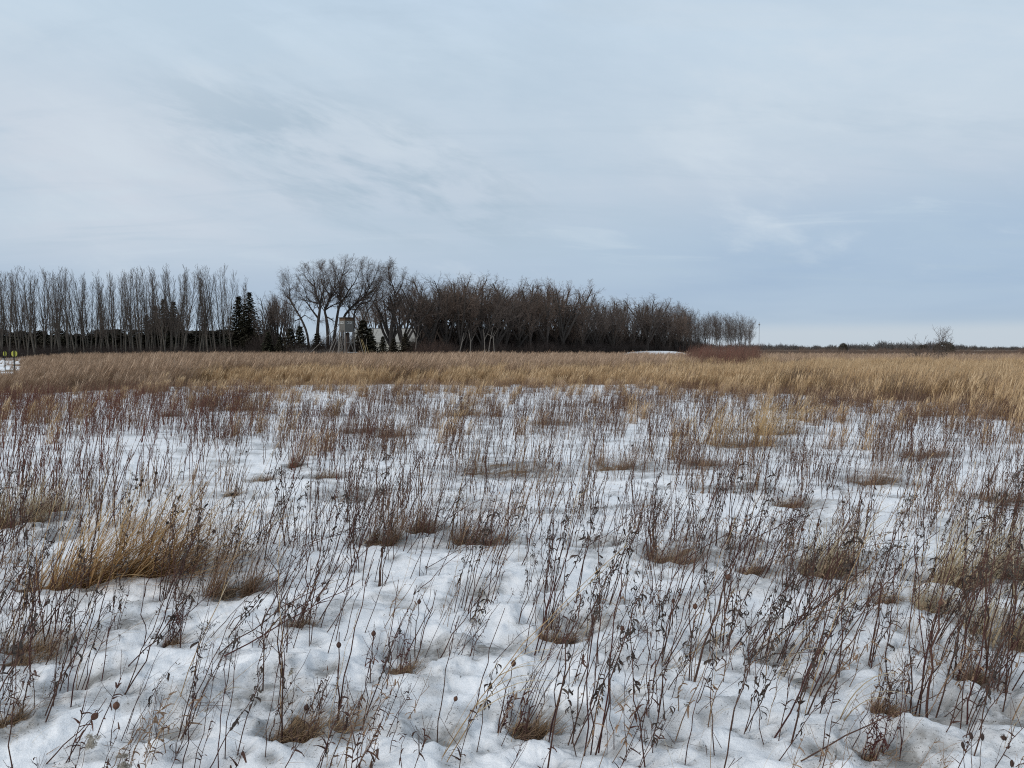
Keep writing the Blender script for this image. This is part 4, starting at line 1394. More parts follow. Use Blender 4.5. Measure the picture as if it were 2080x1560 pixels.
def side_branches(out, pts, rad, L, lvl, P, rng, t0=None):
    k = P['num'][lvl]
    k = max(1, int(round(k * rng.uniform(0.75, 1.25))))
    t0 = P['from'][lvl] if t0 is None else t0
    phase = rng.uniform(0, 2 * pi)
    for j in range(k):
        t = t0 + (1 - t0) * (j + rng.random()) / k
        f = t * (len(pts) - 1)
        i = min(int(f), len(pts) - 2)
        q = pts[i] + (pts[i + 1] - pts[i]) * (f - i)
        tan = norm(pts[i + 1] - pts[i])
        a = phase + j * 2.4 + rng.gauss(0, 0.4)
        ref = np.array([1.0, 0, 0]) if abs(tan[0]) < 0.8 else np.array([0, 1.0, 0])
        u = norm(np.cross(tan, ref)); v = np.cross(tan, u)
        s = u * cos(a) + v * sin(a)
        th = P['ang'][lvl] * rng.uniform(0.7, 1.3)
        nd = norm(tan * cos(th) + s * sin(th))
        nl = L * P['len'][lvl] * (1 - P['short'][lvl] * (t - t0) / (1 - t0 + 1e-6)) * rng.uniform(0.7, 1.3)
        rr = max(P['rmin'], (rad[i] + (rad[i + 1] - rad[i]) * (f - i)) * P['rr'][lvl])
        grow(out, q, nd, nl, rr, lvl + 1, P, rng)


def crown_mesh(out, lo, mat, name='crown'):
    parts = []
    for lvl in range(lo, len(out)):
        if out[lvl]:
            V, Fq, t = tubes(out[lvl], 4 if lvl == lo else 3)
            parts.append((V, Fq, np.full(len(V), min(1.0, (lvl - lo + 1) / max(1, len(out) - lo)))))
    V, Fq, t = join_vf(parts)
    return mesh_np(name, V, Fq, mat, True, {'t': t})


POPLAR = dict(seg=[12, 6, 5, 4], wob=[0.022, 0.06, 0.10, 0.12], up=[0.02, 0.13, 0.12, 0.10], wind=[0.0, 0.0, 0.01, 0.02], taper=[0.12, 0.25, 0.4, 0.5],
              num=[36, 4, 2], **{'from': [0.24, 0.2, 0.3]}, ang=[0.46, 0.42, 0.45], len=[0.20, 0.45, 0.55], short=[0.62, 0.4, 0.3], rr=[0.42, 0.55, 0.7], rmin=0.013)
WOOD = dict(seg=[5, 7, 6, 4, 3], wob=[0.05, 0.09, 0.12, 0.14, 0.15], up=[0.10, 0.06, 0.03, 0.01, 0.0], wind=[0.0, 0.01, 0.02, 0.03, 0.05], taper=[0.8, 0.4, 0.35, 0.4, 0.5],
            num=[5, 8, 7, 8], **{'from': [0.55, 0.40, 0.15, 0.10]}, ang=[0.44, 0.62, 0.75, 0.80], len=[2.5, 0.36, 0.50, 0.42], short=[0.0, 0.45, 0.4, 0.3], rr=[0.74, 0.50, 0.55, 0.6], rmin=0.0070)
SLIM = dict(seg=[8, 6, 5, 4], wob=[0.05, 0.12, 0.15, 0.18], up=[0.03, 0.10, 0.08, 0.06], wind=[0.005, 0.01, 0.03, 0.06], taper=[0.22, 0.3, 0.4, 0.5],
            num=[20, 6, 5], **{'from': [0.34, 0.2, 0.2]}, ang=[0.70, 0.7, 0.7], len=[0.30, 0.48, 0.5], short=[0.45, 0.4, 0.3], rr=[0.42, 0.5, 0.6], rmin=0.010)


def proto_tree(seed, P, H, r, trunk_frac, bark, twig, lo=1, lean=0.0):
    """returns (trunk mesh, crown mesh, real height)"""
    rng = random.Random(seed)
    out = [[] for _ in P['seg']]
    d = norm(np.array([rng.gauss(lean, 0.05), rng.gauss(0, 0.05), 1.0]))
    grow(out, np.array([0, 0, -0.3]), d, H * trunk_frac, r, 0, P, rng)
    trunk = []
    for lvl in range(lo):
        trunk.append(tubes(out[lvl], 7))
    V, Fq, t = join_vf(trunk)
    zmax = max(float(p[:, 2].max()) for lv in out for p, _ in lv)
    tm = mesh_np('trunk', V, Fq, bark, True, {'t': np.clip(V[:, 2] / (0.6 * zmax), 0, 1)})
    return tm, crown_mesh(out, lo, twig), zmax


def put_tree(name, pr, x, y, H, rz, label, cat, group=None, xs=1.0):
    tm, cm, zm = pr
    s = H / zm
    o = empty(name, (x, y, h1(x, y)), (0, 0, rz), (s * xs, s * xs, s))
    obj('trunk', tm, o)
    obj('crown', cm, o)
    tag(o, label, cat, group)
    return o


def tree_at(name, pr, px, top, Y, label, cat, group=None, rz=None, xs=1.0):
    x = (px - 1040) / F * Y
    H = CAM_H + (708 - top) * Y / F
    return put_tree(name, pr, x, Y, H, R.uniform(-0.5, 0.5) if rz is None else rz, label, cat, group, xs)


def poplar_label(row, px, rng):
    where = ['front row', 'second row', 'third row', 'last row'][row]
    end = 'at the thin end by the twin spruces' if px > 395 else ('before the tall dark spruces' if 285 < px < 380 else ('at the end by the marker signs' if px < 90 else 'before the evergreen hedge'))
    lb = 'slender bare poplar in the %s %s' % (where, end)
    return lb, 'tree', 'bare poplars of the windbreak'


def build_poplars():
    prs = [proto_tree(6000 + i, POPLAR, 15, 0.135, 0.97, M_poplar, M_ptwig) for i in range(11)]
    rng = random.Random(61)
    tops = lambda px: np.interp(px, [-60, 0, 60, 120, 165, 200, 240, 330, 420, 470, 500, 520], [560, 545, 543, 538, 548, 556, 545, 540, 534, 540, 575, 590])
    for row, (Y, sp) in enumerate([(126, 1.35), (131, 1.4), (137, 1.5), (143, 1.6)]):
        x = (-70 - 1040) / F * Y + rng.uniform(0, 2)
        while True:
            px = 1040 + F * x / Y
            if px > 482:
                break
            if not (rng.random() < 0.05) and not (px > 385 and rng.random() < 0.28):
                o = tree_at('poplar_tree', prs[rng.randrange(11)], px, float(tops(px)) + rng.uniform(-4, 26), Y + rng.uniform(-1, 1),
                            *poplar_label(row, px, rng), rng.uniform(0, 6.28), rng.uniform(0.75, 1.15)).rotation_euler.y = rng.gauss(0, 0.02)
            x += sp * rng.uniform(0.8, 1.2)
    for px, top in [(497, 585), (508, 575), (489, 560)]:
        tree_at('poplar_tree', prs[R.randrange(8)], px, top, 150, 'short thin poplar peeking out behind the twin spruces', 'tree', 'small poplars behind the spruces', R.uniform(0, 6.28))


build_poplars()


def conifer_proto(seed, H, W, dens=1.0, conic=1.0):
    rng = random.Random(seed)
    L = []
    n = int(150 * dens)
    for i in range(n):
        t = (i + rng.random()) / n
        z = H * (0.04 + 0.96 * t)
        rr = W * 0.5 * max(0.03, (1 - t)) ** conic * rng.uniform(0.65, 1.15)
        az = i * 2.4 + rng.gauss(0, 0.4)
        k = max(3, int(rr / 0.16))
        for j in range(k):
            q = (j + 0.5) / k
            c = np.array([cos(az) * rr * q, sin(az) * rr * q, z - rr * 0.28 * q + 0.08 * rng.gauss(0, 1)])
            for s in range(2):
                a2 = az + rng.gauss(0, 0.9)
                ln = rng.uniform(0.18, 0.42)
                e = c + np.array([cos(a2) * ln, sin(a2) * ln, rng.uniform(-0.18, 0.10)])
                w = rng.uniform(0.16, 0.30)
                L.append(([c, (c + e) / 2 + (0, 0, 0.03), e], [w * 0.8, w, w * 0.2], (-sin(a2), cos(a2), rng.uniform(-0.7, 0.7))))
    for i in range(10):     # leader
        az = i * 2.4
        c = np.array([0, 0, H * (0.93 + 0.007 * i)])
        e = c + np.array([cos(az) * 0.12, sin(az) * 0.12, 0.14])
        L.append(([c, (c + e) / 2, e], [0.05, 0.06, 0.02], (-sin(az), cos(az), 0)))
    V, Fq, t = ribbons(L)
    cm = mesh_np('crown', V, Fq, M_spruce, False, {'t': np.clip(t + NPR.uniform(-.2, .2, len(t)), 0, 1)})
    tr = tubes([(np.array([[0, 0, -0.2], [0, 0, H * .5], [0, 0, H * .98]]), np.array([H * .018, H * .01, .01]))], 6)
    return mesh_np('trunk', tr[0], tr[1], M_bark, True, {'t': tr[2]}), cm, H


def build_conifers():
    tall = [conifer_proto(6500 + i, 9.5, 6.6, 1.7, 0.80) for i in range(3)]
    small = [conifer_proto(6600 + i, 4.5, 3.6, 1.1, 0.75) for i in range(4)]
    bush = [conifer_proto(6700 + i, 5.0, 5.6, 1.3, 0.40) for i in range(3)]
    rng = random.Random(66)
    for px, top in [(318, 622), (335, 608), (355, 614), (300, 640), (366, 640)]:
        tree_at('spruce_tree', tall[rng.randrange(3)], px, top, 150, 'tall dark spruce standing behind the poplar rows', 'conifer', 'spruces behind the poplars', rng.uniform(0, 6.28))
    tree_at('spruce_tree', tall[0], 487, 603, 140, 'lower pointed spruce of the twin pair beside the last poplars', 'conifer', None, 1.0, 1.05)
    tree_at('spruce_tree', tall[1], 509, 595, 138, 'taller pointed spruce of the twin pair beside bare saplings', 'conifer', None, 2.0, 0.95)
    px = -60
    while px < 560:
        tree_at('hedge_conifer', bush[rng.randrange(3)], px, rng.uniform(668, 684), 158 + rng.uniform(-5, 5),
                'low dark hedge evergreen ' + ('behind the last poplars and the twin spruces' if px > 395 else 'beside the tall dark spruces' if px > 285 else 'behind the poplars towards the marker signs' if px < 90 else 'behind the thickest poplar rows'), 'conifer', 'hedge evergreens behind the poplars', rng.uniform(0, 6.28), rng.uniform(1.0, 1.4))
        if rng.random() < 0.6:
            tree_at('hedge_conifer', bush[rng.randrange(3)], px + 5, rng.uniform(676, 690), 149 + rng.uniform(-2, 2),
                    'low dark hedge evergreen close under the poplar crowns', 'conifer', 'hedge evergreens behind the poplars', rng.uniform(0, 6.28), rng.uniform(1.0, 1.5))
        px += rng.uniform(8, 14)
    for px, top, lb in [(590, 668, 'small pointed spruce below the crooked bare tree'), (610, 664, 'small bushy spruce between the crooked tree and the forked tree'),
                        (645, 678, 'low spruce at the foot of the forked bare tree'), (738, 652, 'dark spruce beside the hunting blind in front of the pale shed'),
                        (752, 668, 'narrow small spruce next to the larger one by the shed'), (778, 684, 'squat small spruce before the pale shed wall'),
                        (800, 688, 'low dark spruce under the trees before the shed roof'), (824, 678, 'bushy dark spruce at the far end of the shed'),
                        (570, 684, 'low dark evergreen bush beside bare saplings'), (545, 676, 'broad dark evergreen bush at the foot of bare saplings')]:
        tree_at('small_spruce', small[rng.randrange(4)], px, top, 119 if px > 700 else 122, lb, 'conifer', None, rng.uniform(0, 6.28), rng.uniform(0.9, 1.3))


build_conifers()

# ------------------------------------------------------------------ the big wind-shaped trees, main limbs following the photograph
def hand_tree(name, Y, base, limbs, label, seed, r0=0.34, dens=1.0):
    """limbs: list of photo pixel polylines with start radius in metres; depth is spread by a slow random walk"""
    rng = random.Random(seed)
    bx, by = (base - 1040) / F * Y, Y
    root = empty(name, (bx, by, h1(bx, by)))
    tag(root, label, 'tree')
    out = [[] for _ in range(5)]
    depth_at = {}
    for li, (rad, line) in enumerate(limbs):
        dz = rng.uniform(-0.12, 0.12) * (li > 0)
        dep = depth_at.get(line[0], 0.0)
        pts = []
        for k, (px, py) in enumerate(line):
            if k:
                pv = line[k - 1]
                dep += (dz + rng.gauss(0, 0.10)) * math.hypot(px - pv[0], py - pv[1]) * Y / F
            depth_at.setdefault((px, py), dep)
            w = at(px, py, Y)
            pts.append((w[0] - bx, dep, w[2] - root.location.z))
        pts = np.array(pts)
        if li == 0:
            pts[0, 2] = -0.3
        # smooth
        tt = np.linspace(0, len(pts) - 1, (len(pts) - 1) * 3 + 1)
        P0 = np.stack([np.interp(tt, np.arange(len(pts)), pts[:, c]) for c in range(3)], 1)
        for _ in range(2):
            P0[1:-1] = 0.25 * P0[:-2] + 0.5 * P0[1:-1] + 0.25 * P0[2:]
        n = len(P0)
        radii = np.array([0.86 * rad * (1 - 0.90 * (i / (n - 1)) ** 0.9) for i in range(n)])
        V, Fq, t = tubes([(P0, radii)], 8)
        obj('trunk' if li == 0 else 'limb', mesh_np('limb', V, Fq, M_bark, True, {'t': t}), root)
        L = float(np.linalg.norm(np.diff(P0, axis=0), axis=1).sum())
        PW = dict(WOOD)
        PW['num'] = [0, max(5, int(L * 2.4 * dens)), 8, 8]
        PW['len'] = [0, min(0.6, 3.0 / L), 0.5, 0.5]
        PW['seg'] = [5, 7, 6, 4, 3]
        PW['rr'] = [0.6, 0.45, 0.5, 0.6]
        side_branches(out, P0, np.maximum(radii, 0.035), L, 1, PW, rng, 0.33 if li == 0 else 0.15)
        # the limb's own tip frays out
        for _ in range(3):
            grow(out, P0[-1], norm(P0[-1] - P0[-3] + np.array([rng.gauss(0, .3), rng.gauss(0, .3), .1])), 1.8, 0.022, 2, PW, rng)
    obj('crown', crown_mesh(out, 2, M_twig), root)
    return root


def c3(*pp):      # pixels of the 560,500 crop enlarged 6.5 times
    return [(560 + a / 6.5, 500 + b / 6.5) for a, b in pp]


def build_big_trees():
    hand_tree('crooked_tree', 124, 629, [
        (0.26, c3((448, 1350), (430, 1160), (330, 950), (240, 800), (170, 700), (190, 550), (150, 450))),
        (0.13, c3((330, 950), (250, 992), (180, 990))),
        (0.12, c3((330, 950), (380, 900), (440, 960), (540, 990))),
        (0.10, c3((240, 800), (280, 700), (260, 600))),
        (0.10, c3((170, 700), (110, 620), (90, 540))),
    ], 'crooked bare tree with a bare trunk bowed away from the others', 7001, dens=0.8)
    hand_tree('forked_tree', 126, 647, [
        (0.36, c3((545, 1370), (560, 1150), (580, 950), (600, 830), (600, 760), (560, 660), (525, 540), (520, 450), (450, 360))),
        (0.20, c3((560, 950), (460, 830), (390, 730), (320, 655))),
        (0.17, c3((600, 760), (480, 740), (420, 690), (390, 560), (330, 480))),
        (0.20, c3((600, 760), (640, 620), (665, 470), (620, 340))),
        (0.15, c3((525, 540), (430, 450), (390, 380))),
        (0.13, c3((640, 620), (720, 520), (740, 400))),
    ], 'big forked bare tree with wide bowl-shaped crown', 7002)
    hand_tree('twin_tree', 128, 664, [
        (0.34, c3((690, 1370), (680, 1160), (650, 930), (620, 850), (650, 770), (710, 650), (745, 560), (770, 430), (760, 330))),
        (0.16, c3((650, 930), (720, 960), (780, 1010))),
        (0.18, c3((620, 850), (700, 790), (820, 740), (900, 690))),
        (0.15, c3((710, 650), (620, 560), (570, 420), (560, 320))),
    ], 'leaning bare tree whose trunk rises behind the long brace poles', 7003)
    hand_tree('tall_crown_tree', 127, 679, [
        (0.36, c3((760, 1370), (770, 1150), (790, 1000), (815, 820), (850, 720), (825, 610), (820, 500), (850, 380), (890, 250))),
        (0.20, c3((850, 720), (900, 680), (950, 580), (1040, 480), (1090, 350), (1120, 270))),
        (0.14, c3((850, 720), (770, 610), (730, 540))),
        (0.15, c3((820, 500), (780, 400), (740, 300))),
        (0.14, c3((850, 380), (930, 320), (960, 240))),
        (0.14, c3((950, 580), (870, 480), (900, 400))),
    ], 'tallest bare tree with rounded fan crown above the hunting blind', 7004)
    hand_tree('slanting_tree', 130, 699, [
        (0.34, c3((870, 1370), (880, 1150), (890, 930), (980, 830), (1080, 740), (1170, 680), (1240, 560), (1300, 450), (1340, 340))),
        (0.18, c3((960, 1000), (970, 900), (970, 780), (900, 690), (880, 600))),
        (0.18, c3((1170, 680), (1290, 600), (1360, 500), (1420, 380))),
        (0.16, c3((1080, 740), (1130, 640), (1180, 480), (1150, 330))),
        (0.14, c3((1240, 560), (1210, 430), (1230, 330))),
    ], 'bare tree with slanting trunk and limbs swept out over the shed', 7005)
    hand_tree('straight_limb_tree', 133, 721, [
        (0.28, c3((1030, 1370), (1025, 1100), (1030, 940), (1050, 850), (1130, 760), (1200, 650), (1260, 600))),
        (0.17, c3((1130, 760), (1250, 740), (1290, 640), (1350, 560), (1400, 470))),
        (0.12, c3((1200, 650), (1180, 540), (1210, 430))),
    ], 'bare tree with straight trunk right behind the hunting blind', 7006, dens=0.8)
    hand_tree('plume_top_tree', 132, 797, [
        (0.26, c3((1530, 1370), (1500, 1150), (1560, 880), (1585, 660), (1545, 500), (1485, 380), (1495, 290))),
        (0.14, c3((1560, 880), (1620, 780), (1690, 640), (1760, 540))),
        (0.13, c3((1585, 660), (1660, 540), (1690, 430))),
        (0.13, c3((1560, 880), (1450, 800), (1400, 660), (1420, 540))),
    ], 'bare tree behind the shed with single plume-like top', 7007)
    hand_tree('bent_tree', 129, 727, [
        (0.24, c3((1060, 1370), (1090, 1160), (1160, 1000), (1220, 850), (1290, 770), (1340, 640), (1330, 540))),
        (0.13, c3((1220, 850), (1180, 740), (1120, 640))),
        (0.13, c3((1290, 770), (1410, 700), (1480, 600), (1500, 500))),
    ], 'bare tree bending from behind the small spruce by the shed', 7008, dens=0.8)


build_big_trees()


def young_label(px):
    spot = 'behind the wide red-brown bush' if px < 935 else ('behind the pale snow bank' if px > 1250 else 'amid the pale dead trunks' if px < 1020 else 'where the wood is darkest')
    lb = 'slender young bare tree ' + spot
    return lb, 'tree', 'young trees inside the wood'


def build_wood():
    wd = [proto_tree(7100 + i, WOOD, 12, 0.30, 0.25 + 0.04 * (i % 3), M_bark, M_twig if i % 3 else M_twig_red, 2, 0.03) for i in range(8)]
    sl = [proto_tree(7200 + i, SLIM, 10, 0.11, 0.95, M_palebark if i % 2 else M_bark, M_twig if i % 2 else M_twig_red, 1, 0.02) for i in range(7)]
    rng = random.Random(71)
    top = lambda px: np.interp(px, [740, 780, 840, 880, 930, 1000, 1060, 1110, 1160, 1190, 1215, 1290, 1330, 1390, 1420, 1450, 1500, 1535],
                               [592, 576, 570, 554, 551, 558, 562, 570, 570, 592, 597, 603, 613, 621, 638, 640, 638, 648])
    dist = lambda px: np.interp(px, [740, 900, 1100, 1190, 1300, 1400, 1535], [134, 138, 150, 160, 185, 200, 212])
    # front and rear rows of the wood
    for row in range(3):
        px = (795, 850, 860)[row]
        while px < 1378:
            Y = float(dist(px)) + row * 9 + rng.uniform(-3, 3)
            lb = ['broad dark bare tree along the front of the wood', 'dark bare tree in the inner rows of the wood', 'dark bare tree in the inner rows of the wood'][row]
            spot = 'behind the wide red-brown bush' if px < 935 else ('behind the pale snow bank' if px > 1250 else 'amid the pale dead trunks' if px < 1020 else 'where the wood is darkest')
            lb = lb + ' ' + spot
            gp = 'front trees of the wood' if row == 0 else 'inner trees of the wood'
            tree_at('bare_tree', wd[rng.randrange(8)], px, float(top(px)) + rng.choice([-6, 0, 4, 10, 18, 34]) + rng.uniform(-3, 5), Y, lb, 'tree', gp, rng.uniform(-0.9, 0.9), rng.uniform(0.75, 1.25))
            px += rng.uniform(17, 38) * (140.0 / Y)
    for k in range(60):
        px = rng.uniform(862, 1400)
        Y = float(dist(px)) + rng.uniform(-5, 22)
        tree_at('slender_tree', sl[2 * rng.randrange(4)], px, float(top(px)) + rng.uniform(18, 75), Y, *young_label(px), rng.uniform(0, 6.28))
    for k in range(16):
        px = 1335 + 75 * (k + rng.random()) / 16
        tree_at('slender_tree', sl[2 * rng.randrange(4)], px, float(top(px)) + rng.uniform(4, 34), 196 + rng.uniform(-4, 8), 'slender dark tree between the wood and the aspen clump', 'tree', 'young trees beside the aspens', rng.uniform(0, 6.28))
    # aspen clump at the open end
    for k in range(66):
        px = 1366 + 160 * (k + rng.random()) / 66
        tree_at('aspen_tree', sl[1 + 2 * rng.randrange(3)], px, float(top(px)) + rng.uniform(-10, 12), 208 + rng.uniform(-6, 8),
                'thin pale aspen in the see-through clump ending the wood', 'tree', 'aspens at the end of the wood', rng.uniform(0, 6.28), 0.85)
    # saplings between poplars and the big trees
    for px, tp in [(532, 600), (545, 592), (556, 598), (566, 590), (578, 594), (590, 606), (604, 612), (538, 622), (571, 618)]:
        tree_at('sapling_tree', wd[rng.randrange(8)], px, tp, 132 + rng.uniform(-3, 6), 'smaller bare tree between the twin spruces and the crooked tree', 'tree', 'bare trees beside the twin spruces', rng.gauss(0, 0.5), 0.6)
    for px, tp in [(735, 612), (755, 602), (770, 596), (785, 606), (812, 596), (828, 590)]:
        tree_at('bare_tree', wd[rng.randrange(8)], px, tp, 172 + rng.uniform(-2, 14), 'dark bare tree growing behind the pale shed', 'tree', 'bare trees around the shed', rng.gauss(0, 0.5), 0.8)
    # pale dead trunks at the wood's edge
    polys = [((985, 712), (984, 690), (982, 668)), ((990, 712), (996, 690), (1001, 664)), ((842, 706), (846, 690), (850, 672)), ((930, 712), (938, 697), (942, 676)), ((955, 712), (956, 695), (952, 670)), ((671, 716), (672, 690), (666, 650)), ((1005, 700), (1002, 685), (990, 678)), ((758, 712), (757, 690), (760, 640))]
    for k, ln in enumerate(polys):
        Y = 126.0
        pts = np.array([at(a, b, Y + 0.5 * j) for j, (a, b) in enumerate(ln)])
        b0 = np.array([pts[0][0], pts[0][1], 0.0])
        pts[0][2] = -0.2
        P0 = pts - b0
        V, Fq, t = tubes([(P0, np.array([0.10, 0.08, 0.03])), (np.array([P0[1], P0[1] + (0.5, 0.1, 0.9), P0[1] + (0.8, 0.2, 1.6)]), np.array([.04, .03, .015]))], 6)
        o = empty('dead_tree', tuple(b0))
        obj('trunk', mesh_np('trunk', V, Fq, M_palebark, True, {'t': t}), o)
        tag(o, 'pale dead trunk leaning at the edge of the dark trees', 'dead tree', 'pale dead trunks at the wood edge')


build_wood()


def brush_mesh(seed, mat, H, W, n, wig=0.15, r=0.012):
    rng = random.Random(seed)
    P = []
    for _ in range(n):
        a, q = rng.uniform(0, 2 * pi), W * 0.5 * math.sqrt(rng.random())
        b = np.array([q * cos(a), q * sin(a), -0.1])
        h = H * rng.uniform(0.55, 1.05) * (1 - 0.35 * (q / (W * 0.5)) ** 2)
        d = norm(np.array([cos(a) * 0.35 * q / W + rng.gauss(0.04, wig), sin(a) * 0.35 * q / W + rng.gauss(0, wig), 1]))
        pts = [b, b + d * h * .5, b + d * h + np.array([0.06 * h, 0, 0])]
        P.append((np.array(pts), np.array([r, r * .75, r * .35])))
        for _k in range(5):
            q0 = along(np.array(pts), rng.uniform(0.25, 0.95))
            d2 = norm(d + np.array([rng.gauss(0, .5), rng.gauss(0, .5), 0]))
            ln = h * rng.uniform(0.15, 0.4)
            P.append((np.array([q0, q0 + d2 * ln * .5, q0 + d2 * ln + (0, 0, 0.05 * ln)]), np.array([r * .6, r * .5, r * .3])))
    V, Fq, t = tubes(P, 3)
    return mesh_np('brush', V, Fq, mat, True, {'t': np.clip(V[:, 2] / H, 0, 1)})


def build_brush():
    dark = [brush_mesh(7300 + i, M_brush, 2.6, 2.6, 46) for i in range(5)]
    grey = [brush_mesh(7350 + i, M_greybrush, 1.9, 2.2, 30) for i in range(3)]
    # undergrowth inside the wood and along its foot
    n = 1500
    px = NPR.uniform(848, 1420, n)
    Y = np.interp(px, [740, 900, 1100, 1190, 1300, 1400, 1535], [131, 135, 146, 156, 181, 196, 210]) + NPR.uniform(-4, 42, n)
    x = (px - 1040) / F * Y
    s = NPR.uniform(0.7, 1.35, n) * np.interp(px, [820, 1000, 1200, 1420], [1.0, 1.15, 1.1, 0.8])
    front_ = np.interp(px, [740, 900, 1100, 1190, 1300, 1400, 1535], [131, 135, 146, 156, 181, 196, 210])
    s = s * np.interp(Y - front_, [-4, 12, 26, 42], [0.85, 1.0, 1.9, 2.3])
    scatter('wood_undergrowth', np.stack([x, Y, snow_h(x, Y)], 1), np.stack([np.zeros(n), np.zeros(n), NPR.uniform(0, 6.28, n)], 1), np.stack([s, s, s], 1), NPR.randint(0, 5, n), dark,
            'dark tangled undergrowth filling the floor of the wood', 'undergrowth')
    n = 900
    px = NPR.uniform(-80, 830, n)
    Y = NPR.uniform(120, 165, n)
    x = (px - 1040) / F * Y
    s = NPR.uniform(0.5, 1.05, n)
    m = ~((px > 722) & (px < 845)) & ~((px > 655) & (Y < 113))
    x, Y, s = x[m], Y[m], s[m]; n = len(x)
    scatter('windbreak_undergrowth', np.stack([x, Y, snow_h(x, Y)], 1), np.stack([np.zeros(n), np.zeros(n), NPR.uniform(0, 6.28, n)], 1), np.stack([s, s, s], 1), NPR.randint(0, 5, n), dark,
            'dark brush under the poplars and the big bare trees', 'undergrowth')
    n = 60
    px = NPR.uniform(600, 690, n); Y = NPR.uniform(112, 119, n)
    x = (px - 1040) / F * Y
    s = NPR.uniform(0.7, 1.1, n)
    scatter('grey_brush', np.stack([x, Y, snow_h(x, Y)], 1), np.stack([np.zeros(n), np.zeros(n), NPR.uniform(0, 6.28, n)], 1), np.stack([s, s, s], 1), NPR.randint(0, 3, n), grey,
            'thin grey brush beside the foot of the hunting blind', 'undergrowth')
    # reddish rounded willow bush
    for px, top, Y, w, mat, lb in [(872, 686, 118, 6.8, M_brush_red, 'wide rounded red-brown bush before the dark wood'),
                                   (535, 668, 124, 5.0, M_brush, 'dense dark brown bush below the bare saplings'),
                                   (605, 688, 120, 4.4, M_brush, 'low twiggy brown bush below the crooked tree'),
                                   (662, 674, 122, 6.0, M_brush, 'dark twiggy bush under the forked tree beside the brace poles'),
                                   (708, 670, 119, 5.4, M_brush, 'dark bush right behind the stilts of the hunting blind'),
                                   (688, 672, 124, 6.0, M_brush, 'low dark bush between the brace poles and the tallest tree')]:
        x = (px - 1040) / F * Y
        H = CAM_H + (708 - top) * Y / F
        V = brush_mesh(7400 + px, mat, H, w, 330, 0.2, 0.011)
        o = obj('bush', V, None, (x, Y, 0))
        tag(o, lb, 'bush')
    # two open shrubs standing in the grass on the open side
    rng = random.Random(74)
    SH = dict(seg=[6, 5, 4], wob=[0.10, 0.14, 0.16], up=[0.05, 0.06, 0.04], wind=[0, 0, 0.01], taper=[0.35, 0.4, 0.5], num=[8, 5], **{'from': [0.3, 0.2]}, ang=[0.55, 0.6], len=[0.38, 0.45], short=[0.4, 0.3], rr=[0.55, 0.6], rmin=0.009)
    for px, top, Y, w, nst, lb in [(1872, 681, 62, 1.5, 9, 'wide thin bare shrub rising out of golden grass'), (1912, 664, 64, 0.5, 6, 'taller narrow bare shrub before the dark round juniper')]:
        x = (px - 1040) / F * Y
        H = CAM_H + (708 - top) * Y / F
        root = empty('bare_shrub', (x, Y, h1(x, Y)))
        out = [[] for _ in range(3)]
        for _ in range(nst):
            d = norm(np.array([rng.gauss(0, 0.28 * w), rng.gauss(0, 0.28 * w), 1]))
            grow(out, np.array([rng.gauss(0, 0.15), rng.gauss(0, 0.15), -0.1]), d, H * rng.uniform(0.7, 0.98), 0.022, 0, SH, rng)
        V, Fq, t = tubes(out[0], 5)
        obj('stems', mesh_np('stems', V, Fq, M_twig, True, {'t': t}), root)
        obj('crown', crown_mesh(out, 1, M_twig), root)
        tag(root, lb, 'shrub')


build_brush()

# ------------------------------------------------------------------ built things
M_grey = plain_mat('weathered_panel', (0.125, 0.12, 0.112), (0.165, 0.16, 0.148), 3, 0.85, (6, 6, 0.7))
M_brownb = plain_mat('stained_board', (0.085, 0.055, 0.035), (0.14, 0.095, 0.062), 3, 0.85, (5, 5, 1))
M_timber = plain_mat('grey_timber', (0.15, 0.135, 0.12), (0.24, 0.22, 0.20), 4, 0.85, (4, 4, 0.6))
M_frame = plain_mat('pale_frame', (0.45, 0.45, 0.44), (0.60, 0.60, 0.58), 5, 0.7)
M_rooff = plain_mat('tar_roof', (0.05, 0.042, 0.036), (0.085, 0.07, 0.058), 5, 0.9)
M_yel = plain_mat('yellow_pole', (0.27, 0.20, 0.09), (0.36, 0.27, 0.13), 3, 0.7)
M_shed = plain_mat('cream_steel', (0.40, 0.38, 0.33), (0.50, 0.48, 0.42), 2, 0.6, (8, 8, 0.4))
M_roofs = plain_mat('pale_roof', (0.29, 0.28, 0.255), (0.39, 0.38, 0.35), 1.2, 0.7, (1, 1, 1))
M_housew = plain_mat('brown_siding', (0.075, 0.055, 0.045), (0.105, 0.08, 0.066), 3, 0.85, (1, 1, 8))
M_shingle = plain_mat('dark_shingle', (0.038, 0.033, 0.030), (0.065, 0.056, 0.05), 4, 0.9)
M_post = plain_mat('black_post', (0.018, 0.018, 0.018), (0.032, 0.032, 0.030), 5, 0.6)
M_sign = plain_mat('yellow_plate', (0.40, 0.39, 0.06), (0.48, 0.47, 0.10), 2, 0.5)
M_steel = plain_mat('grey_steel', (0.20, 0.20, 0.21), (0.28, 0.28, 0.29), 2, 0.5)


def part(name, vfs, mat, parent, smooth=False):
    V, Fq, _ = join_vf([(a[0], a[1]) for a in vfs])
    return obj(name, mesh_np(name, V, Fq, mat, smooth), parent)


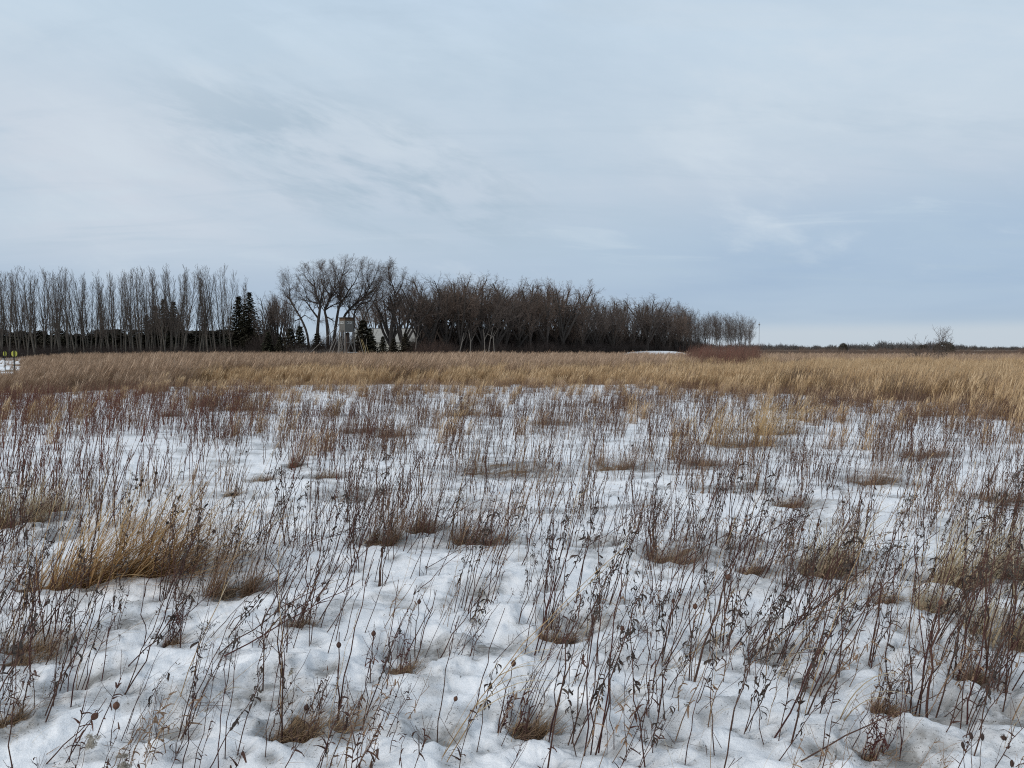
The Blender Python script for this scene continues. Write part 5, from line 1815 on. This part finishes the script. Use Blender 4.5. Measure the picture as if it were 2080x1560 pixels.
def build_blind():
    Y = 108.0
    px2m = Y / F
    cx = (704.5 - 1040) * px2m
    root = empty('hunting_blind', (cx, Y, 0), (0, 0, radians(45)))
    tag(root, 'grey boxy hunting blind on tall stilts with a ladder', 'hunting blind')
    a = 1.42                       # side of the box, seen corner-on
    zb, zt = CAM_H + 35 * px2m, CAM_H + 61.5 * px2m
    h = zt - zb
    hw = a / 2
    # walls: in local axes the faces -X and -Y look to the camera (left and right of the near corner)
    zm = zb + h * 0.62
    zw0, zw1 = zb + h * 0.56, zb + h * 0.74       # window band
    for ax in ('x-', 'y-', 'x+', 'y+'):
        def wall(u, z0, z1, w, th=0.05, off=0.0):
            c, zc, sz = u, (z0 + z1) / 2, z1 - z0
            s = -1 if '-' in ax else 1
            ww = w
            if ax[0] == 'x':
                return boxvf(s * (hw - th / 2 + off), c, zc, th, ww, sz)
            return boxvf(c, s * (hw - th / 2 + off), zc, ww, th, sz)
        W = a - 0.12 if ax[0] == 'y' else a
        ow = 0.34
        oc = 0.0
        pieces = [wall(0, zb, zw0, W), wall(0, zw1, zb + h * 0.80, W)]
        sw = (W - 2 * ow - 0.10) / 2
        pieces += [wall(-(W / 2 - sw / 2), zw0, zw1, sw), wall(W / 2 - sw / 2, zw0, zw1, sw), wall(0, zw0, zw1, 0.10)]
        o = part('wall', pieces, M_grey, root)
        part('fascia_board', [wall(0, zb + h * 0.80 + 0.004, zt, W)], M_brownb, root)
        for sgn in (-1, 1):
            c = sgn * (0.05 + ow / 2)
            fr = part('window_frame', [wall(c, zw0, zw0 + 0.05, ow - 0.01, 0.07, 0.012), wall(c, zw1 - 0.05, zw1, ow - 0.01, 0.07, 0.012),
                                       wall(c - ow / 2 + 0.03, zw0 + 0.052, zw1 - 0.052, 0.05, 0.07, 0.012), wall(c + ow / 2 - 0.03, zw0 + 0.052, zw1 - 0.052, 0.05, 0.07, 0.012)], M_frame, root)
            if sgn > 0:
                part('shutter', [wall(c, zw0 + 0.05, zw0 + 0.05 + (zw1 - zw0) * 0.38, ow - 0.1, 0.02, -0.01)], M_frame, root)
        # corner and middle battens
        part('batten', [wall(W * 0.25, zb, zw0 - 0.004, 0.05, 0.03, 0.026)], M_timber, root)
    part('roof', [boxvf(0, 0, zt + 0.05, a + 0.28, a + 0.28, 0.09)], M_rooff, root)
    part('floor_deck', [boxvf(0, 0, zb - 0.06, a + 0.10, a + 0.10, 0.10)], M_timber, root)
    for sx in (-1, 1):
        for sy in (-1, 1):
            part('leg', [beam((sx * (hw - .06), sy * (hw - .06), zb - 0.11), (sx * (hw + .22), sy * (hw + .22), -0.1), 0.13)], M_timber, root)
    zc = zb - 0.11
    for s in (-1, 1):
        part('cross_brace', [beam((s * (hw + .18), -(hw + .12), 0.5), (s * (hw - .0), hw - .05, zc - .4), 0.07)], M_timber, root)
        part('cross_brace', [beam((-(hw + .12), s * (hw + .20), 0.6), (hw - .05, s * (hw + .02), zc - .5), 0.07)], M_timber, root)
    for z in (0.95, 2.5):
        for (p, q) in (((-1, -1), (1, -1)), ((-1, -1), (-1, 1)), ((1, -1), (1, 1)), ((-1, 1), (1, 1))):
            k = hw + 0.22 - 0.28 * z / zc + 0.02
            part('rail', [beam((p[0] * k, p[1] * k, z + 0.05 * (p[0] == q[0])), (q[0] * k, q[1] * k, z + 0.05 * (p[0] == q[0])), 0.10 if z < 1 else 0.07)], M_timber, root)
    # enclosed stair box under the floor
    part('stair_box', [boxvf(0.28, 0.22, zc / 2 + 0.35, 0.42, 0.42, zc - 0.9)], M_housew, root)
    # ladder on the camera's left face
    lx = -(hw + 0.10)
    lad = part('ladder_rail', [beam((lx - .55, -0.52, -0.1), (lx, -0.42, zb + 0.15), 0.07)], M_timber, root)
    part('ladder_rail', [beam((lx - .55, -0.02, -0.1), (lx, -0.06, zb + 0.15), 0.07)], M_timber, root)
    for k in range(11):
        t = (k + 0.7) / 11.5
        part('rung', [beam((lx - .55 * (1 - t), -0.52 + 0.10 * t, zb * t), (lx - .55 * (1 - t), -0.02 - 0.04 * t, zb * t), 0.05)], M_timber, root)
    part('threshold_plank', [boxvf(0.25, -(hw + 0.38), 1.12, 1.5, 0.24, 0.09)], M_frame, root)
    return root


build_blind()


def pole_px(name, p, q, Y0, Y1, r, mat, label, group):
    a, b = at(p[0], p[1], Y0), at(q[0], q[1], Y1)
    b[2] = min(b[2], h1(b[0], b[1]) - 0.1) if q[1] > 707 else b[2]
    base = np.array([b[0], b[1], 0])
    V, Fq, t = tubes([(np.array([b - base, (a + b) / 2 - base, a - base]), np.array([r, r * .9, r * .7]))], 6)
    o = obj(name, mesh_np(name, V, Fq, mat, True), None, tuple(base))
    tag(o, label, 'pole', group)


def build_poles():
    for p, q in [((689, 660), (612, 712)), ((690, 668), (660, 712)), ((690, 676), (668, 712)), ((676, 690), (664, 712)), ((692, 684), (684, 712))]:
        pole_px('brace_pole', p, q, 107.2, 105, 0.05, M_timber, 'long grey pole slanting from the hunting blind to the ground', 'grey poles propped against the blind')
    for p, q, m in [((728, 682), (742, 713), M_timber), ((733, 688), (746, 713), M_yel), ((736, 690), (750, 713), M_yel), ((745, 688), (740, 713), M_timber), ((744, 700), (754, 713), M_yel)]:
        pole_px('stacked_pole', p, q, 106.5, 105, 0.04, m, 'pale pole in the bundle leaning on the spruce near the blind', 'poles leaning near the blind')


build_poles()


def build_shed():
    Y = 158.0
    s = Y / F
    x0, x1 = (717 - 1040) * s, (842 - 1040) * s
    ridge, eave = CAM_H + 41 * s, CAM_H + 14 * s
    cx, L, W = (x0 + x1) / 2, x1 - x0, 9.0
    root = empty('shed', (cx, Y + W / 2, 0))
    tag(root, 'long cream shed with pale snowy roof behind the trees', 'shed')
    # walls with corrugation ribs as pieces
    ww = []
    part('wall', [boxvf(0, -W / 2 + 0.1, eave / 2 - 0.1, L, 0.2, eave + 0.2)], M_shed, root)
    part('wall', [boxvf(0, W / 2 - 0.1, eave / 2 - 0.1, L, 0.2, eave + 0.2)], M_shed, root)
    n = int(L / 0.9)
    rib = mesh_np('rib', *boxvf(0, 0, 0, 0.07, 0.05, eave - 0.1), M_shed, False)
    for k in range(n):
        obj('wall_rib', rib, root, (-L / 2 + 0.5 + k * 0.9, -W / 2 - 0.025, eave / 2))
    for sx in (-1, 1):
        V = np.array([(sx * (L / 2 - .1), -W / 2 + .2, -.2), (sx * (L / 2 - .1), W / 2 - .2, -.2), (sx * (L / 2 - .1), W / 2 - .2, eave), (sx * (L / 2 - .1), 0, ridge - .15), (sx * (L / 2 - .1), -W / 2 + .2, eave)])
        me = bpy.data.meshes.new('gable'); me.from_pydata(V.tolist(), [], [(0, 1, 2, 3, 4)]); me.materials.append(M_shed)
        g = obj('gable_wall', me, root)
        md = g.modifiers.new('thick', 'SOLIDIFY'); md.thickness = 0.12
    for sy in (-1, 1):
        V, Fq = beam((0, sy * (W / 2 + 0.35), eave - 0.12), (0, 0, ridge), L + 0.5, 0.14)
        part('roof', [(V, Fq)], M_roofs, root)
    part('ridge_cap', [boxvf(0, 0, ridge + 0.08, L + 0.52, 0.4, 0.10)], M_steel, root)
    d = part('door', [boxvf(-L / 2 + 1.9, -W / 2 - 0.06, 1.4, 2.2, 0.06, 2.9)], M_frame, root)
    # dark house behind the poplars
    Y = 172.0; s = Y / F
    x0, x1 = (366 - 1040) * s, (430 - 1040) * s
    cx, L, W = (x0 + x1) / 2, x1 - x0, 6.5
    ridge, eave = CAM_H + 36 * s, CAM_H + 14 * s
    hs = empty('dark_house', (cx, Y + W / 2, 0))
    tag(hs, 'dark brown house with a long roof behind the poplars', 'house')
    part('wall', [boxvf(0, -W / 2 + .1, eave / 2, L, .2, eave)], M_housew, hs)
    part('wall', [boxvf(0, W / 2 - .1, eave / 2, L, .2, eave)], M_housew, hs)
    for sx in (-1, 1):
        part('wall', [boxvf(sx * (L / 2 - .1), 0, eave / 2, .2, W - .42, eave)], M_housew, hs)
    for sy in (-1, 1):
        part('roof', [beam((0, sy * (W / 2 + .4), eave - .1), (0, 0, ridge), L + .8, .16)], M_shingle, hs)
    for wx in (-1.6, 1.5):
        w = part('window', [boxvf(wx, -W / 2 - .02, 1.7, 1.0, .06, 1.1)], M_frame, hs)
        part('pane', [boxvf(wx, -W / 2 - .06, 1.7, .84, .03, .94)], M_post, w)


build_shed()


def build_signs():
    for px, yb, ys, lb in [(10.5, 750, 718.5, 'narrow yellow marker plate on a black post by the snow clearing'), (29.5, 757, 718.5, 'wider yellow marker plate on a black post beside tall grass')]:
        x, y = ground(px, yb)
        z = h1(x, y)
        c = at(px, ys, y)[2] - z
        root = empty('marker_sign', (x, y, z), (0, 0, radians(18 if px < 20 else 4)))
        tag(root, lb, 'sign')
        part('post', [beam((0, 0, -0.2), (0, 0, c + 0.26), 0.055)], M_post, root)
        # plate with clipped corners, mounted behind the post
        r = 0.20
        w = r * (0.62 if px < 20 else 0.95)
        k = 0.45
        oc = [(-w, -r * k), (-w * k, -r), (w * k, -r), (w, -r * k), (w, r * k), (w * k, r), (-w * k, r), (-w, r * k)]
        V = [(a, 0.032, b + c) for a, b in oc] + [(a, 0.045, b + c) for a, b in oc]
        me = bpy.data.meshes.new('plate')
        me.from_pydata(V, [], [tuple(range(8)), tuple(range(15, 7, -1))] + [(i, i + 8, (i + 1) % 8 + 8, (i + 1) % 8) for i in range(8)])
        me.materials.append(M_sign)
        obj('plate', me, root)


build_signs()


def build_far():
    # radio mast beyond the wood
    Y = 900.0
    x = (1541.0 - 1040) / F * Y
    H = CAM_H + 50 * Y / F
    root = empty('radio_mast', (x, Y, 0))
    tag(root, 'thin grey radio mast standing beyond the end of the wood', 'mast')
    P = []
    rw = 0.24
    for k in range(3):
        a = k * 2 * pi / 3
        part('mast_leg', [beam((cos(a) * rw, sin(a) * rw, -0.5), (cos(a) * rw, sin(a) * rw, H), 0.11)], M_steel, root)
    br = []
    n = 26
    for i in range(n):
        for k in range(3):
            a, b = k * 2 * pi / 3, (k + 1) * 2 * pi / 3
            br.append(beam((cos(a) * rw, sin(a) * rw, H * i / n), (cos(b) * rw, sin(b) * rw, H * (i + 1) / n), 0.05))
    part('lattice', br, M_steel, root)
    part('antenna_head', [boxvf(0, 0, H - 0.9, 1.7, 1.7, 1.6), boxvf(0, 0, H + 1.0, 0.3, 0.3, 2.0)], M_steel, root)
    # distant wooded skyline
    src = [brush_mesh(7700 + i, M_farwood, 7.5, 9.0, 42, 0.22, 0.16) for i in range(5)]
    n = 430
    px = NPR.uniform(1380, 2300, n)
    Y = NPR.uniform(820, 1050, n)
    x = (px - 1040) / F * Y
    hh = np.interp(px, [1380, 1540, 1560, 1620, 1680, 1700, 1740, 1780, 1840, 1900, 1960, 2000, 2300], [1.1, 1.1, 1.05, 0.8, 0.7, 0.8, 1.05, 1.2, 1.25, 1.15, 0.75, 0.6, 0.6])
    s = hh * NPR.uniform(0.55, 1.05, n) * (1 + 0.35 * vn(px * 0.05, px * 0, 95))
    s = np.clip(s, 0.3, 2)
    scatter('far_wood', np.stack([x, Y, np.zeros(n)], 1), np.stack([np.zeros(n), np.zeros(n), NPR.uniform(0, 6.28, n)], 1), np.stack([s * 1.2, s * 1.2, s], 1), NPR.randint(0, 5, n), src,
            'distant low line of woods along the horizon', 'woods')
    # junipers that stand out on the skyline
    jn = []
    for k in range(2):
        rng = random.Random(7800 + k)
        L = []
        for _ in range(2600):
            u, v = rng.uniform(0, 2 * pi), math.acos(rng.uniform(-0.2, 1))
            q = rng.uniform(0.55, 1.0) ** 0.5
            c = np.array([3.0 * sin(v) * cos(u), 2.4 * sin(v) * sin(u), 0.3 + 3.3 * max(0, cos(v)) ** 0.8]) * np.array([q, q, q])
            d = norm(np.array([rng.gauss(0, 1), rng.gauss(0, 1), rng.gauss(0.6, 1)])) * rng.uniform(0.15, 0.4)
            L.append(([c, c + d * .5, c + d], [0.12, 0.14, 0.03], (rng.gauss(0, 1), rng.gauss(0, 1), rng.gauss(0, 1))))
        V, Fq, t = ribbons(L)
        tr = tubes([(np.array([[0, 0, -.2], [0, 0, 1.2], [.1, 0, 2.4]]), np.array([.16, .12, .04]))], 6)
        jn.append((mesh_np('trunk', tr[0], tr[1], M_bark, True, {'t': tr[2]}), mesh_np('crown', V, Fq, M_spruce, False, {'t': t}), 3.7))
    tree_at('juniper_tree', jn[0], 1917, 692, 205, 'dark flat-topped round juniper on the skyline behind thin shrubs', 'tree', None, 0.3, 1.0)
    tree_at('juniper_tree', jn[1], 1712, 696, 300, 'small dark pointed juniper clump alone on the skyline', 'tree', None, 1.0, 0.7)
    tree_at('juniper_tree', jn[1], 1874, 700, 420, 'low dark juniper on the skyline behind the wide thin shrub', 'tree', None, 2.0, 1.1)
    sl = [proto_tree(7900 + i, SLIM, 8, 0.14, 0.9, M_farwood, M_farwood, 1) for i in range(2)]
    for k, (px, tp) in enumerate([(1778, 698), (1820, 697), (1738, 700), (1760, 700), (1835, 699), (1560, 696), (1575, 698)]):
        tree_at('skyline_tree', sl[k % 2], px, tp, 520, 'small bare tree on the far skyline', 'tree', 'small bare trees on the skyline', k, 1.6)


build_far()
